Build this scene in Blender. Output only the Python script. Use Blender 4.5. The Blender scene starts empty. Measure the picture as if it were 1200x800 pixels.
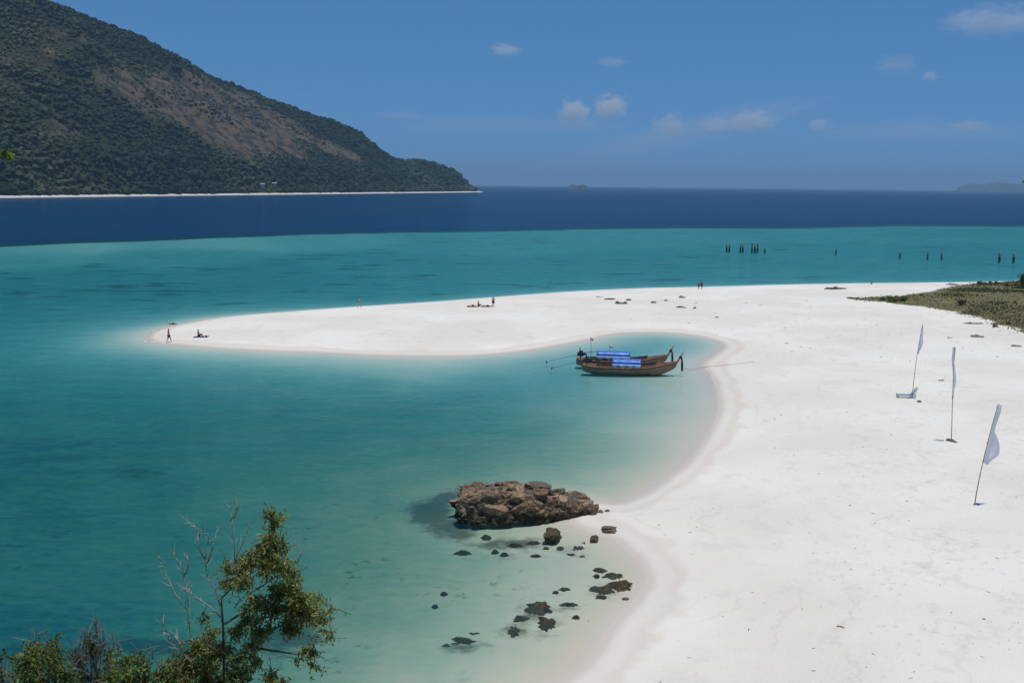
import bpy, bmesh, math, random
import numpy as np
from mathutils import Vector, Matrix, noise as mnoise

SC = bpy.context.scene
COL = SC.collection
R = math.radians

# ------------------------------------------------------------------ camera
CAM_H, FPX, PITCH, ROLL = 21.0, 1200.0, R(8.68), R(0.6)
fwd = Vector((0, math.cos(PITCH), -math.sin(PITCH)))
rt0 = Vector((1, 0, 0)); up0 = rt0.cross(fwd)
rt = rt0 * math.cos(ROLL) + up0 * math.sin(ROLL)
up = up0 * math.cos(ROLL) - rt0 * math.sin(ROLL)
cam_d = bpy.data.cameras.new('camera'); cam = bpy.data.objects.new('camera', cam_d); COL.objects.link(cam)
cam.matrix_world = Matrix(((rt.x, up.x, -fwd.x, 0), (rt.y, up.y, -fwd.y, 0), (rt.z, up.z, -fwd.z, CAM_H), (0, 0, 0, 1)))
cam_d.sensor_width = 36; cam_d.lens = 36 * FPX / 1200
cam_d.clip_start = 0.1; cam_d.clip_end = 200000
SC.camera = cam

# ------------------------------------------------------------------ sun, sky, exposure
SUN_EL, SUN_AZ = R(83), R(112)          # azimuth clockwise from +Y
sun_d = bpy.data.lights.new('sun', 'SUN'); sun = bpy.data.objects.new('sun', sun_d); COL.objects.link(sun)
sun_d.energy = 3.5; sun_d.angle = R(0.53); sun_d.color = (1.0, 0.95, 0.87)
sdir = Vector((math.sin(SUN_AZ) * math.cos(SUN_EL), math.cos(SUN_AZ) * math.cos(SUN_EL), math.sin(SUN_EL)))
sun.rotation_euler = (-sdir).to_track_quat('-Z', 'Y').to_euler()
sun.location = (0, -20, 120)

W = bpy.data.worlds.new('World'); SC.world = W; W.use_nodes = True
def nd(nt, kind, **kw):
    n = nt.nodes.new(kind)
    for k, v in kw.items():
        if k.startswith('i_'):
            key = k[2:]
            n.inputs[int(key) if key.isdigit() else key.replace('_', ' ')].default_value = v
        else:
            setattr(n, k, v)
    return n
def mth(nt, op, a, b=None, c=None, clamp=False):
    n = nt.nodes.new('ShaderNodeMath'); n.operation = op; n.use_clamp = clamp
    for i, v in enumerate((a, b, c)):
        if v is None: continue
        if isinstance(v, (int, float)): n.inputs[i].default_value = v
        else: nt.links.new(v, n.inputs[i])
    return n.outputs[0]
def mixc(nt, f, a, b, mode='MIX'):
    n = nt.nodes.new('ShaderNodeMix'); n.data_type = 'RGBA'; n.blend_type = mode
    for s, v in ((n.inputs[0], f), (n.inputs[6], a), (n.inputs[7], b)):
        if isinstance(v, (int, float)): s.default_value = v
        elif isinstance(v, tuple): s.default_value = (*v[:3], 1)
        else: nt.links.new(v, s)
    return n.outputs[2]
def mapr(nt, v, a, b, c=0.0, d=1.0, smooth=True):
    n = nt.nodes.new('ShaderNodeMapRange'); n.interpolation_type = 'SMOOTHSTEP' if smooth else 'LINEAR'
    nt.links.new(v, n.inputs[0])
    for i, x in enumerate((a, b, c, d)): n.inputs[i + 1].default_value = x
    return n.outputs[0]
def noise(nt, vec, scale, detail=4, rough=0.55, dist=0.0):
    n = nt.nodes.new('ShaderNodeTexNoise')
    n.inputs['Scale'].default_value = scale; n.inputs['Detail'].default_value = detail
    n.inputs['Roughness'].default_value = rough; n.inputs['Distortion'].default_value = dist
    if vec is not None: nt.links.new(vec, n.inputs['Vector'])
    return n.outputs['Fac']

nt = W.node_tree; nt.nodes.clear()
sky = nd(nt, 'ShaderNodeTexSky', sky_type='NISHITA', sun_disc=False, sun_elevation=SUN_EL, sun_rotation=SUN_AZ,
         altitude=0, air_density=0.3, dust_density=0.0, ozone_density=6.0)
gam = nd(nt, 'ShaderNodeGamma', i_Gamma=.40); nt.links.new(sky.outputs[0], gam.inputs[0])
skyc = mixc(nt, 1.0, gam.outputs[0], (0.75, 1.79, 2.86), 'MULTIPLY')
bg = nd(nt, 'ShaderNodeBackground', i_Strength=0.10); nt.links.new(skyc, bg.inputs[0])
wo = nd(nt, 'ShaderNodeOutputWorld'); nt.links.new(bg.outputs[0], wo.inputs[0])

VS = SC.view_settings
VS.view_transform = 'Standard'; VS.look = 'None'; VS.exposure = 0.0; VS.gamma = 1.0; VS.use_curve_mapping = False
SC.cycles.use_denoising = True
SC.cycles.max_bounces = 5; SC.cycles.diffuse_bounces = 2; SC.cycles.glossy_bounces = 2; SC.cycles.transparent_max_bounces = 12; SC.cycles.volume_bounces = 2
SC.cycles.caustics_reflective = False; SC.cycles.caustics_refractive = False

# ------------------------------------------------------------------ helpers
rng = np.random.default_rng(7); random.seed(7)
def ray(px, py):
    return (fwd + rt * ((px - 600) / FPX) + up * ((400 - py) / FPX))
def G(px, py, z=0.0):                       # point of the plane z seen at a pixel
    d = ray(px, py); t = (z - CAM_H) / d.z
    return Vector((d.x * t, d.y * t, z))
def P(px, py, Y):                           # point at a distance Y ahead
    d = ray(px, py); t = Y / d.y
    return Vector((d.x * t, Y, CAM_H + d.z * t))
def link(o, parent=None):
    COL.objects.link(o)
    if parent is not None: o.parent = parent
    return o
def tag(o, label=None, cat=None, group=None, kind=None):
    for k, v in (('label', label), ('category', cat), ('group', group), ('kind', kind)):
        if v: o[k] = v
    return o
def empty(name, loc=(0, 0, 0), rz=0.0):
    o = bpy.data.objects.new(name, None); o.empty_display_size = 0.2
    o.location = loc; o.rotation_euler = (0, 0, rz)
    return link(o)
def mesh_obj(name, v, f, mat, parent=None, smooth=False, attrs=None):
    me = bpy.data.meshes.new(name)
    v = np.asarray(v, dtype=np.float64).reshape(-1, 3)
    me.from_pydata(v.tolist(), [], f if isinstance(f, list) else np.asarray(f).tolist())
    for k, a in (attrs or {}).items():
        at = me.attributes.new(k, 'FLOAT', 'POINT'); at.data.foreach_set('value', np.asarray(a, dtype=np.float32))
    if smooth: me.polygons.foreach_set('use_smooth', [True] * len(me.polygons))
    if mat: me.materials.append(mat)
    me.update()
    return link(bpy.data.objects.new(name, me), parent)
class MB:
    def __init__(s): s.v = []; s.f = []
    def add(s, v, f):
        n = len(s.v); s.v += [tuple(p) for p in v]; s.f += [tuple(i + n for i in q) for q in f]; return s
    def box(s, c, size, rot=None):
        m = rot or Matrix.Identity(3); c = Vector(c)
        v = [c + m @ Vector((x * size[0] / 2, y * size[1] / 2, z * size[2] / 2)) for z in (-1, 1) for y in (-1, 1) for x in (-1, 1)]
        return s.add(v, [(0, 2, 3, 1), (4, 5, 7, 6), (0, 1, 5, 4), (2, 6, 7, 3), (0, 4, 6, 2), (1, 3, 7, 5)])
    def tube(s, pts, rad, n=6, cap=True):
        pts = [Vector(p) for p in pts]; m = len(pts)
        if not isinstance(rad, (list, tuple)): rad = [rad] * m
        vs = []; prev = None
        for i, p in enumerate(pts):
            t = (pts[min(i + 1, m - 1)] - pts[max(i - 1, 0)]).normalized()
            a = prev if prev is not None else (Vector((0, 0, 1)) if abs(t.z) < .9 else Vector((1, 0, 0)))
            a = (a - t * a.dot(t)).normalized(); prev = a; b = t.cross(a)
            vs += [p + (a * math.cos(k * 2 * math.pi / n) + b * math.sin(k * 2 * math.pi / n)) * rad[i] for k in range(n)]
        fs = [(i * n + k, i * n + (k + 1) % n, (i + 1) * n + (k + 1) % n, (i + 1) * n + k) for i in range(m - 1) for k in range(n)]
        if cap: fs += [tuple(range(n - 1, -1, -1)), tuple((m - 1) * n + k for k in range(n))]
        return s.add(vs, fs)
    def build(s, name, mat, parent=None, smooth=False):
        return mesh_obj(name, s.v, s.f, mat, parent, smooth)
def smooth01(x, a, b):
    t = np.clip((x - a) / (b - a), 0, 1); return t * t * (3 - 2 * t)
# value noise on arrays
_perm = rng.permutation(512).astype(np.int64)
_val = rng.random(512)
def vnoise(x, y):
    xi = np.floor(x).astype(np.int64); yi = np.floor(y).astype(np.int64); fx = x - xi; fy = y - yi
    fx = fx * fx * (3 - 2 * fx); fy = fy * fy * (3 - 2 * fy)
    h = lambda a, b: _val[(_perm[(a % 512)] + b) % 512]
    return (h(xi, yi) * (1 - fx) + h(xi + 1, yi) * fx) * (1 - fy) + (h(xi, yi + 1) * (1 - fx) + h(xi + 1, yi + 1) * fx) * fy
def fbm(x, y, o=4, g=0.5):
    r = 0; a = 1; tot = 0
    for i in range(o):
        r = r + a * vnoise(x * 2 ** i + 17.3 * i, y * 2 ** i + 5.1 * i); tot += a; a *= g
    return r / tot
def new_mat(name):
    m = bpy.data.materials.new(name); m.use_nodes = True
    n = m.node_tree; b = n.nodes.get('Principled BSDF')
    return m, n, b
def simple_mat(name, col, rough=0.8, var=0.25, scale=8.0, bump=0.0, spec=0.3, col2=None, obj=True):
    m, n, b = new_mat(name)
    tcn = nd(n, 'ShaderNodeTexCoord')
    f = noise(n, tcn.outputs['Object'], scale, 5, 0.6)
    c2 = col2 or tuple(max(0, c * (1 - 1.6 * var)) for c in col)
    c1 = tuple(min(1, c * (1 + var)) for c in col)
    cc = mixc(n, mapr(n, f, .3, .7), c2, c1)
    n.links.new(cc, b.inputs['Base Color'])
    b.inputs['Roughness'].default_value = rough; b.inputs['Specular IOR Level'].default_value = spec
    if bump:
        bn = nd(n, 'ShaderNodeBump', i_Strength=0.6, i_Distance=bump); n.links.new(f, bn.inputs['Height']); n.links.new(bn.outputs[0], b.inputs['Normal'])
    return m
# ------------------------------------------------------------------ beach, seabed, headland: one ground sheet
SHORE_PX = [(655, 800), (684, 778), (702, 754), (713, 736), (733, 714), (750, 693), (757, 677), (751, 661), (736, 646), (722, 633), (703, 626), (682, 619), (668, 612), (672, 598),
            (692, 589), (726, 590), (756, 578), (778, 563), (802, 544), (822, 519), (836, 497), (842, 476), (840, 456), (834, 441), (826, 431),
            (825, 425), (838, 416), (848, 408), (846, 402), (830, 396), (800, 391), (760, 389), (720, 391), (690, 397), (660, 403), (620, 410),
            (560, 416), (500, 417), (440, 416), (380, 413), (320, 411), (260, 408), (215, 404), (192, 402), (176, 397), (182, 389), (200, 383),
            (230, 377), (270, 371), (340, 365), (420, 359), (500, 354), (580, 348), (660, 342), (740, 338), (820, 336), (900, 334), (1000, 332),
            (1100, 331), (1200, 329), (1320, 326), (1500, 322)]
sp = [(p.x, p.y) for p in (G(*q) for q in SHORE_PX)]
ctrl = [(-420, -40), (-150, 8), (-70, 24), (-40, 27), (-20, 29), (-8, 31), (-1, 36)] + sp + [(260, 320), (330, 300), (420, 180), (420, -300), (-420, -300)]
def catmull(c, k):
    out = []
    n = len(c)
    for i in range(n):
        p0, p1, p2, p3 = (np.array(c[(i + j - 1) % n]) for j in range(4))
        m = k if np.linalg.norm(p2 - p1) < 60 else 2
        for t in np.arange(m) / m:
            out.append(0.5 * ((2 * p1) + (p2 - p0) * t + (2 * p0 - 5 * p1 + 4 * p2 - p3) * t * t + (3 * p1 - p0 - 3 * p2 + p3) * t ** 3))
    return np.array(out)
POLY = catmull(ctrl, 4)
def sdf_poly(x, y, poly):
    x = np.asarray(x, float); y = np.asarray(y, float)
    d2 = np.full(x.shape, 1e18); ins = np.zeros(x.shape, bool)
    n = len(poly)
    for i in range(n):
        ax, ay = poly[i]; bx, by = poly[(i + 1) % n]
        ex, ey = bx - ax, by - ay; L = ex * ex + ey * ey + 1e-12
        t = np.clip(((x - ax) * ex + (y - ay) * ey) / L, 0, 1)
        qx = ax + t * ex - x; qy = ay + t * ey - y
        d2 = np.minimum(d2, qx * qx + qy * qy)
        if ay != by:
            c = (ay > y) != (by > y)
            ins ^= c & (x < (bx - ax) * (y - ay) / (by - ay) + ax)
    d = np.sqrt(d2)
    return np.where(ins, d, -d)            # positive on land
# water depth far from the shore, read at places in the cove and in the strait: (px, py, depth, bottom slope at the shore)
DEPTH = [(30, 288, 2.3), (200, 284, 2.3), (350, 279, 2.8), (500, 275, 3.2), (20, 302, 3.2), (200, 300, 3.4), (100, 325, 4.6), (300, 320, 4.4), (50, 360, 4.8), (120, 345, 4.8), (300, 345, 4.5),
         (450, 310, 3.8), (550, 285, 3.3), (600, 320, 3.8), (750, 275, 3.3), (750, 310, 3.8), (900, 270, 3.5), (950, 300, 3.8), (1150, 268, 3.8), (1150, 300, 4.2), (1150, 320, 3.6),
         (900, 325, 3.4), (700, 330, 3.6), (500, 340, 3.8), (400, 345, 3.9), (60, 400, 5.2), (150, 372, 4.4), (120, 420, 5.0), (30, 470, 5.2), (30, 560, 6.4), (160, 470, 5.4), (150, 560, 6.0), (260, 445, 4.8),
         (300, 500, 5.4), (300, 580, 5.0), (420, 450, 4.4), (450, 500, 4.8), (560, 450, 4.0), (560, 500, 4.1), (640, 440, 4.0), (650, 480, 3.4), (720, 470, 3.3), (720, 420, 3.6), (780, 410, 2.4), (780, 470, 2.1), (810, 440, 1.7),
         (640, 530, 2.6), (720, 520, 2.1), (780, 520, 1.5), (520, 560, 3.4), (450, 590, 3.8), (400, 630, 3.9), (480, 640, 3.1), (560, 600, 2.3),
         (560, 650, 1.9), (620, 560, 2.0), (690, 560, 1.4), (640, 650, .9), (600, 700, 1.3), (520, 700, 2.0), (440, 700, 2.5), (440, 770, 1.9), (390, 765, 1.9), (520, 770, 1.9), (600, 780, 1.0), (660, 720, .6),
         (100, 650, 7.0), (220, 640, 6.6), (50, 750, 6.6), (150, 720, 6.6), (280, 700, 4.2), (340, 760, 2.2), (250, 800, 3.4), (330, 640, 4.2),
         (480, 431, .7), (530, 427, .6), (400, 424, .9), (330, 419, 1.2), (450, 436, 1.3), (505, 437, 1.2), (415, 437, 2.2), (545, 436, 2.4), (585, 425, 2.4), (150, 398, 1.2), (165, 409, 1.7), (230, 416, 1.6), (118, 402, 2.6), (85, 398, 4.6), (110, 382, 4.2), (150, 374, 4.2), (170, 366, 4.2), (100, 424, 4.8), (160, 428, 4.6), (215, 432, 4.4), (270, 436, 4.6), (330, 442, 4.8), (420, 450, 4.8), (500, 456, 4.8), (40, 385, 5.0), (160, 386, 1.8), (20, 420, 5.4), (60, 345, 4.8), (280, 424, 1.7),  (80, 288, 1.9), (260, 281, 2.2), (20, 296, 2.4), (400, 277, 2.6)]
_dw = np.array([[*(lambda p: (p.x / (p.y + 15), math.log(p.y + 15)))(G(a, b)), d] for a, b, d in DEPTH])
EDGE_PX = [(-1200, 305), (-300, 292), (0, 285.5), (150, 281), (300, 275), (450, 271), (600, 268), (800, 265.5), (1000, 264), (1200, 263.5), (1500, 263), (2400, 263)]
_ed = np.array([(lambda p: (p.x / p.y, p.y))(G(*q)) for q in EDGE_PX])
GRASS_PX = [(996, 351), (1030, 349), (1075, 345), (1105, 338), (1140, 331), (1200, 327), (1330, 326), (1330, 420), (1200, 391), (1180, 384), (1150, 374), (1120, 367), (1080, 361), (1040, 357)]
GRASS = np.array([(lambda p: (p.x, p.y))(G(a, b, 1.0)) for a, b in GRASS_PX])
_tip = G(180, 397)
def headland(x, y):
    r = y + 0.012 * np.minimum(x, 0) ** 2 * 0.12 + 1.6 * (vnoise(x * .13 + 40, y * .13) - .5) + np.maximum(x - 2, 0) * .9
    h = np.where(r < 1, 19.3 + np.minimum(-r + 1, 40) * .25, 19.3 - (r - 1) * .72 - np.maximum(r - 20, 0) * .9)
    h = h + 0.5 * (fbm(x * .5, y * .5, 3) - .5)
    return h
GEO = .30                                   # true depth of the bottom against the water's optical depth
def ground_z(x, y):
    x = np.asarray(x, float); y = np.asarray(y, float)
    sd = sdf_poly(x, y, POLY)
    sdw = sd + .9 * (fbm(x * .16, y * .16, 3) - .5) * np.clip(np.abs(sd) / 3, 0, 1) * 1.5
    s = np.maximum(sdw, 0)
    land = .11 * s / (1 + s * .14) + .45 * (1 - np.exp(-s / 20)) + .10 * (fbm(x * .1, y * .1, 3) - .5) * np.clip(s / 12, 0, 1)
    gd = sdf_poly(x, y, GRASS)
    land = land + .8 * smooth01(gd, -5, 14) + .5 * smooth01(gd, -1, 10) * (fbm(x * .15, y * .15, 3) - .5)
    # open water
    u = x / (np.maximum(y, 5) + 15); v = np.log(np.maximum(y, 5) + 15)
    num = np.zeros(x.shape); den = np.full(x.shape, 1e-12)
    for a, b, d in _dw:
        w = np.exp(-((u - a) ** 2 + ((v - b) * .55) ** 2) / (2 * .026 ** 2)) + 1e-7 / (.01 + (u - a) ** 2 + (v - b) ** 2)
        num += w * d; den += w
    D = num / den
    D = D * (1 + .16 * (fbm(x * .035, y * .035, 4) - .5))
    q = np.maximum(-sd, 0)
    yn = np.interp(x, [_tip.x, _tip.x + 25, 6, 60, 200], [_tip.y, _tip.y, 142, 168, 170])
    north = smooth01(y, yn - 2, yn + 8) * smooth01(x, _tip.x - 2, _tip.x + 30)
    slope = .32 + .34 * north - .13 * smooth01(np.hypot(x - 22, y - 105), 30, 18) + .5 * smooth01(x, -4, -14) * smooth01(y, 55, 40)
    Dn = D * (1 - np.exp(-q * slope / np.maximum(D, .2)))
    ye = np.interp(x / np.maximum(y, 1), _ed[:, 0], _ed[:, 1]) * (1 + .10 * (fbm(x * .016, y * .010, 4) - .5))
    deep = smooth01(y, ye * .985, ye * 1.045)
    Dn = Dn * (1 - deep) + 17 * deep
    z = np.where(sd > 0, land, -5 * GEO * (1 - np.exp(-Dn / 5)))
    hl = headland(x, y)
    near = (y < 34)
    z = np.where(near & (hl > z), np.maximum(z, hl), z)
    ground_z.opt = np.where(sd > 0, 0, Dn)      # optical depth of the water column
    return z, sd, gd
def gz(x, y):
    return float(ground_z(np.array([x]), np.array([y]))[0][0])
def place(px, py, dz=0.0):                   # where the sight line meets the sand
    z = .5
    for _ in range(6):
        p = G(px, py, z); z = gz(p.x, p.y)
    return Vector((p.x, p.y, z + dz))

def axis(lo, hi, step, far_lo, far_hi, g):
    mid = list(np.arange(lo, hi + 1e-6, step)); a = []; b = []
    s = step; p = lo
    while p > far_lo: s *= g; p -= s; a.append(max(p, far_lo))
    s = step; p = hi
    while p < far_hi: s *= g; p += s; b.append(min(p, far_hi))
    return np.array(a[::-1] + mid + b)
XS = axis(-66, 76, .55, -42000, 42000, 1.07); YS = axis(22, 172, .55, -600, 42000, 1.05)
YS = np.array([y for y in YS])
gx, gy = np.meshgrid(XS, YS); gx = gx.ravel(); gy = gy.ravel()
gzv, gsd, ggd = ground_z(gx, gy); gopt = np.where(gzv < 0, ground_z.opt, 0)
nx, ny = len(XS), len(YS)
ii = (np.arange(ny - 1)[:, None] * nx + np.arange(nx - 1)[None, :]).ravel()
quads = np.stack([ii, ii + 1, ii + nx + 1, ii + nx], 1)
def fast_mesh(name, v, f, mat, attrs=None, smooth=True, parent=None):
    me = bpy.data.meshes.new(name); k = f.shape[1]
    me.vertices.add(len(v)); me.vertices.foreach_set('co', v.astype(np.float32).ravel())
    me.loops.add(f.size); me.loops.foreach_set('vertex_index', f.astype(np.int32).ravel())
    me.polygons.add(len(f)); me.polygons.foreach_set('loop_start', np.arange(0, f.size, k, dtype=np.int32))
    me.polygons.foreach_set('loop_total', np.full(len(f), k, np.int32)) if False else None
    me.update(calc_edges=True)
    me.polygons.foreach_set('use_smooth', np.full(len(f), smooth))
    for kk, a in (attrs or {}).items():
        at = me.attributes.new(kk, 'FLOAT', 'POINT'); at.data.foreach_set('value', np.asarray(a, dtype=np.float32))
    if mat: me.materials.append(mat)
    return link(bpy.data.objects.new(name, me), parent)

# dark growth on the bottom: weed, coral and rubble, (px, py, rx px, ry px, strength)
WEED = [(505, 594, 36, 24, 1.2), (560, 564, 44, 8, 1.0), (525, 575, 26, 12, 1.1), (530, 612, 40, 17, 1.1), (600, 632, 62, 9, .95), (632, 717, 44, 20, .72), (605, 736, 32, 17, .72), (546, 752, 50, 11, .75), (712, 690, 36, 17, .62), (666, 709, 32, 8, .62), (672, 645, 44, 12, .6), (640, 734, 28, 15, .65), (655, 693, 24, 6, .5), (600, 645, 50, 8, .6), (543, 649, 24, 5, .6), (590, 652, 30, 4, .5), (470, 660, 100, 40, .30), (420, 640, 60, 25, .25), (440, 676, 30, 8, .5), (470, 720, 22, 6, .42), (500, 680, 20, 5, .4), (160, 540, 62, 11, .8), (60, 535, 50, 6, .35), (330, 735, 60, 26, 1.1), (385, 700, 22, 9, .5), (420, 690, 22, 6, .45), (400, 718, 25, 7, .5),
        (60, 745, 160, 22, .9), (180, 735, 90, 16, 1.0), (250, 742, 60, 16, .8), (480, 600, 26, 10, .5), (560, 637, 40, 5, .4), (20, 338, 24, 4, .9), (140, 331, 34, 3.5, .9), (200, 340, 36, 3, .7), (90, 336, 40, 4, .5), (280, 330, 20, 3, .6), (190, 311, 14, 2, .7),
        (315, 309, 20, 2, .6), (940, 285, 30, 2.5, .7), (1080, 287, 30, 2.5, .6), (800, 297, 70, 3, .45), (700, 290, 60, 3, .4), (430, 318, 50, 3, .45), (550, 300, 60, 2.5, .4), (1000, 300, 60, 3, .4), (850, 312, 90, 3, .35), (780, 278, 60, 2, .35)]
weed = np.zeros(gx.shape)
for px, py, rx, ry, st in WEED:
    c = G(px, py); e = G(px + rx, py); n_ = G(px, py - ry); s_ = G(px, py + ry)
    ax_ = (e - c).length; ay_ = (n_.y - s_.y) / 2; cy = (n_.y + s_.y) / 2; cx = c.x
    sl = c.x / c.y
    q = ((gx - cx - sl * (gy - cy)) / ax_) ** 2 + ((gy - cy) / ay_) ** 2
    weed = np.maximum(weed, st * np.exp(-q * 1.1))
weed *= (gsd < -.3)
hl_mask = ((gy < 34) & (headland(gx, gy) > 1.2)).astype(float)

m_sand, n, b = new_mat('beach_sand')
geo = nd(n, 'ShaderNodeNewGeometry'); pos = geo.outputs['Position']
sp3 = nd(n, 'ShaderNodeSeparateXYZ'); n.links.new(pos, sp3.inputs[0]); zz = sp3.outputs[2]
aw = nd(n, 'ShaderNodeAttribute', attribute_name='weed').outputs['Fac']
ag = nd(n, 'ShaderNodeAttribute', attribute_name='grass').outputs['Fac']
ah = nd(n, 'ShaderNodeAttribute', attribute_name='earth').outputs['Fac']
n_big = noise(n, pos, .06, 4, .5); n_mid = noise(n, pos, .55, 5, .6); n_fine = noise(n, pos, 5.0, 5, .65); n_grain = noise(n, pos, 28.0, 3, .7)
dry = mixc(n, mapr(n, n_big, .38, .66), (.665, .63, .575), (.735, .705, .655))
dry = mixc(n, mth(n, 'MULTIPLY', mapr(n, n_mid, .52, .74), .5), dry, (.58, .54, .50))
dry = mixc(n, mth(n, 'MULTIPLY', mapr(n, n_fine, .60, .74), .25), dry, (.50, .46, .42))
dry = mixc(n, mth(n, 'MULTIPLY', mapr(n, n_grain, .62, .76), .25), dry, (.42, .39, .36))
# sand darkened by the last high water: two ragged bands above the waterline
lvl = mth(n, 'ADD', zz, mth(n, 'MULTIPLY', mth(n, 'SUBTRACT', noise(n, pos, .22, 4, .55), .5), .30))
damp = mapr(n, lvl, .24, .18)
wet = mapr(n, mth(n, 'ADD', zz, mth(n, 'MULTIPLY', mth(n, 'SUBTRACT', n_mid, .5), .06)), .11, .02)
rim = mth(n, 'MULTIPLY', mapr(n, lvl, .27, .22), mapr(n, lvl, .14, .21))
tide = mth(n, 'ABSOLUTE', mth(n, 'SINE', mth(n, 'MULTIPLY', mth(n, 'ADD', zz, mth(n, 'MULTIPLY', noise(n, pos, .12, 5, .6), .35)), 26.0)))
dry = mixc(n, mth(n, 'MULTIPLY', mth(n, 'MULTIPLY', mapr(n, tide, .22, .0), mapr(n, noise(n, pos, .09, 3, .5), .42, .6)), .22), dry, (.47, .42, .37))
c = mixc(n, mth(n, 'MULTIPLY', damp, .55), dry, (.60, .55, .50))
c = mixc(n, mth(n, 'MULTIPLY', rim, .38), c, (.56, .48, .40))
c = mixc(n, mth(n, 'MULTIPLY', wet, .6), c, (.50, .43, .36))
farb = mapr(n, sp3.outputs[1], 62, 135)     # bottom colour turns from redder in the cove to blue-green out in the strait
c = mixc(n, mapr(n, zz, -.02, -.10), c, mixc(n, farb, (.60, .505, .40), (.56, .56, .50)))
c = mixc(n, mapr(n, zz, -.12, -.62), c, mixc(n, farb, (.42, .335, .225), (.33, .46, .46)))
# weed and coral on the bottom
wn = mth(n, 'ADD', aw, mth(n, 'MULTIPLY', mth(n, 'SUBTRACT', noise(n, pos, .9, 6, .7), .5), 1.5))
wmask = mth(n, 'MULTIPLY', mapr(n, wn, .35, .95), mapr(n, aw, .04, .2))
mpv = nd(n, 'ShaderNodeVectorMath', operation='MULTIPLY'); n.links.new(pos, mpv.inputs[0]); mpv.inputs[1].default_value = (.55, 1.0, 1.0)
strk = mth(n, 'MULTIPLY', mapr(n, noise(n, mpv.outputs[0], .11, 6, .68), .55, .66), mth(n, 'MULTIPLY', mapr(n, zz, -.55, -.75), mth(n, 'MULTIPLY', mapr(n, zz, -1.25, -1.1), mapr(n, sp3.outputs[1], 150, 190))))
wmask = mth(n, 'MAXIMUM', wmask, mth(n, 'MULTIPLY', strk, .8))
spots = mth(n, 'MULTIPLY', mapr(n, noise(n, pos, 1.3, 5, .7), .57, .66), mth(n, 'MULTIPLY', mapr(n, zz, -.16, -.34), mapr(n, sp3.outputs[1], 78, 62)))
wmask = mth(n, 'MAXIMUM', wmask, mth(n, 'MULTIPLY', mth(n, 'MULTIPLY', spots, mapr(n, noise(n, pos, .18, 3, .5), .46, .6)), .75))
c = mixc(n, mth(n, 'MULTIPLY', wmask, .88), c, (.085, .08, .055))
# dune ground under the grass: humus, straw litter and blown sand
gn = mth(n, 'ADD', ag, mth(n, 'MULTIPLY', mth(n, 'SUBTRACT', noise(n, pos, .16, 6, .68), .5), 2.2))
litter = mixc(n, mapr(n, n_mid, .35, .65), (.125, .092, .052), (.135, .145, .055))
c = mixc(n, mapr(n, gn, .34, .66), c, litter)
earth = mixc(n, n_mid, (.09, .065, .04), (.16, .12, .075))
c = mixc(n, ah, c, earth)
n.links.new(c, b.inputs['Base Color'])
n.links.new(mth(n, 'ADD', .92, mth(n, 'MULTIPLY', wet, -.42)), b.inputs['Roughness']); b.inputs['Specular IOR Level'].default_value = .25
hh = mth(n, 'ADD', mth(n, 'MULTIPLY', n_fine, .09), mth(n, 'ADD', mth(n, 'MULTIPLY', n_grain, .015), mth(n, 'MULTIPLY', n_mid, .16)))
vp = nd(n, 'ShaderNodeTexVoronoi', i_Scale=1.5); n.links.new(pos, vp.inputs['Vector'])     # trampled hollows
hh = mth(n, 'ADD', hh, mth(n, 'MULTIPLY', mth(n, 'MULTIPLY', mapr(n, vp.outputs['Distance'], .05, .32), mapr(n, noise(n, pos, .14, 4, .55), .44, .58)), .10))
hh = mth(n, 'MULTIPLY', hh, mapr(n, zz, .15, .8, .10, 1.0))
bn = nd(n, 'ShaderNodeBump', i_Strength=.8, i_Distance=1.0); n.links.new(hh, bn.inputs['Height']); n.links.new(bn.outputs[0], b.inputs['Normal'])
grass_a = smooth01(ggd, -2.5, 3.0)
ground = fast_mesh('ground', np.stack([gx, gy, gzv], 1), quads, m_sand, {'weed': weed, 'grass': grass_a, 'earth': hl_mask})
tag(ground, 'white sand spit curving round a shallow cove, running on as the seabed', 'beach', kind='structure')

# ------------------------------------------------------------------ sea
m_sea, n, b = new_mat('sea_water')
n.nodes.remove(b); out = n.nodes['Material Output']
dep = mth(n, 'MAXIMUM', nd(n, 'ShaderNodeAttribute', attribute_name='depth').outputs['Fac'], 0.0)
geo = nd(n, 'ShaderNodeNewGeometry'); pos = geo.outputs['Position']
vm = nd(n, 'ShaderNodeVectorMath', operation='MULTIPLY'); n.links.new(pos, vm.inputs[0]); vm.inputs[1].default_value = (.55, 1.0, 1.0)
w1 = noise(n, vm.outputs[0], 1.5, 4, .6, .4); w2 = noise(n, vm.outputs[0], .28, 3, .5); w3 = noise(n, vm.outputs[0], .05, 3, .5)
# light and dark of the ripples put into the tint by varying optical depth
dep = mth(n, 'MULTIPLY', dep, mth(n, 'ADD', .15, mth(n, 'ADD', mth(n, 'MULTIPLY', w1, .95), mth(n, 'MULTIPLY', w2, .75))))
ex = lambda k: mth(n, 'POWER', math.e, mth(n, 'MULTIPLY', dep, -k))
cmbc = nd(n, 'ShaderNodeCombineColor')
for i, k in enumerate((.27, .050, .042)): n.links.new(ex(k), cmbc.inputs[i])
tr = nd(n, 'ShaderNodeBsdfTransparent'); n.links.new(cmbc.outputs[0], tr.inputs[0])
df = nd(n, 'ShaderNodeBsdfDiffuse')
murk = mixc(n, mapr(n, dep, 4.8, 6.8), (.012, .096, .140), (.004, .044, .122))
n.links.new(murk, df.inputs[0])
body = nd(n, 'ShaderNodeMixShader'); n.links.new(mth(n, 'SUBTRACT', 1.0, ex(.10)), body.inputs[0])
n.links.new(tr.outputs[0], body.inputs[1]); n.links.new(df.outputs[0], body.inputs[2])
shal = mapr(n, dep, .1, 3.0, .5, 1.0)
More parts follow.
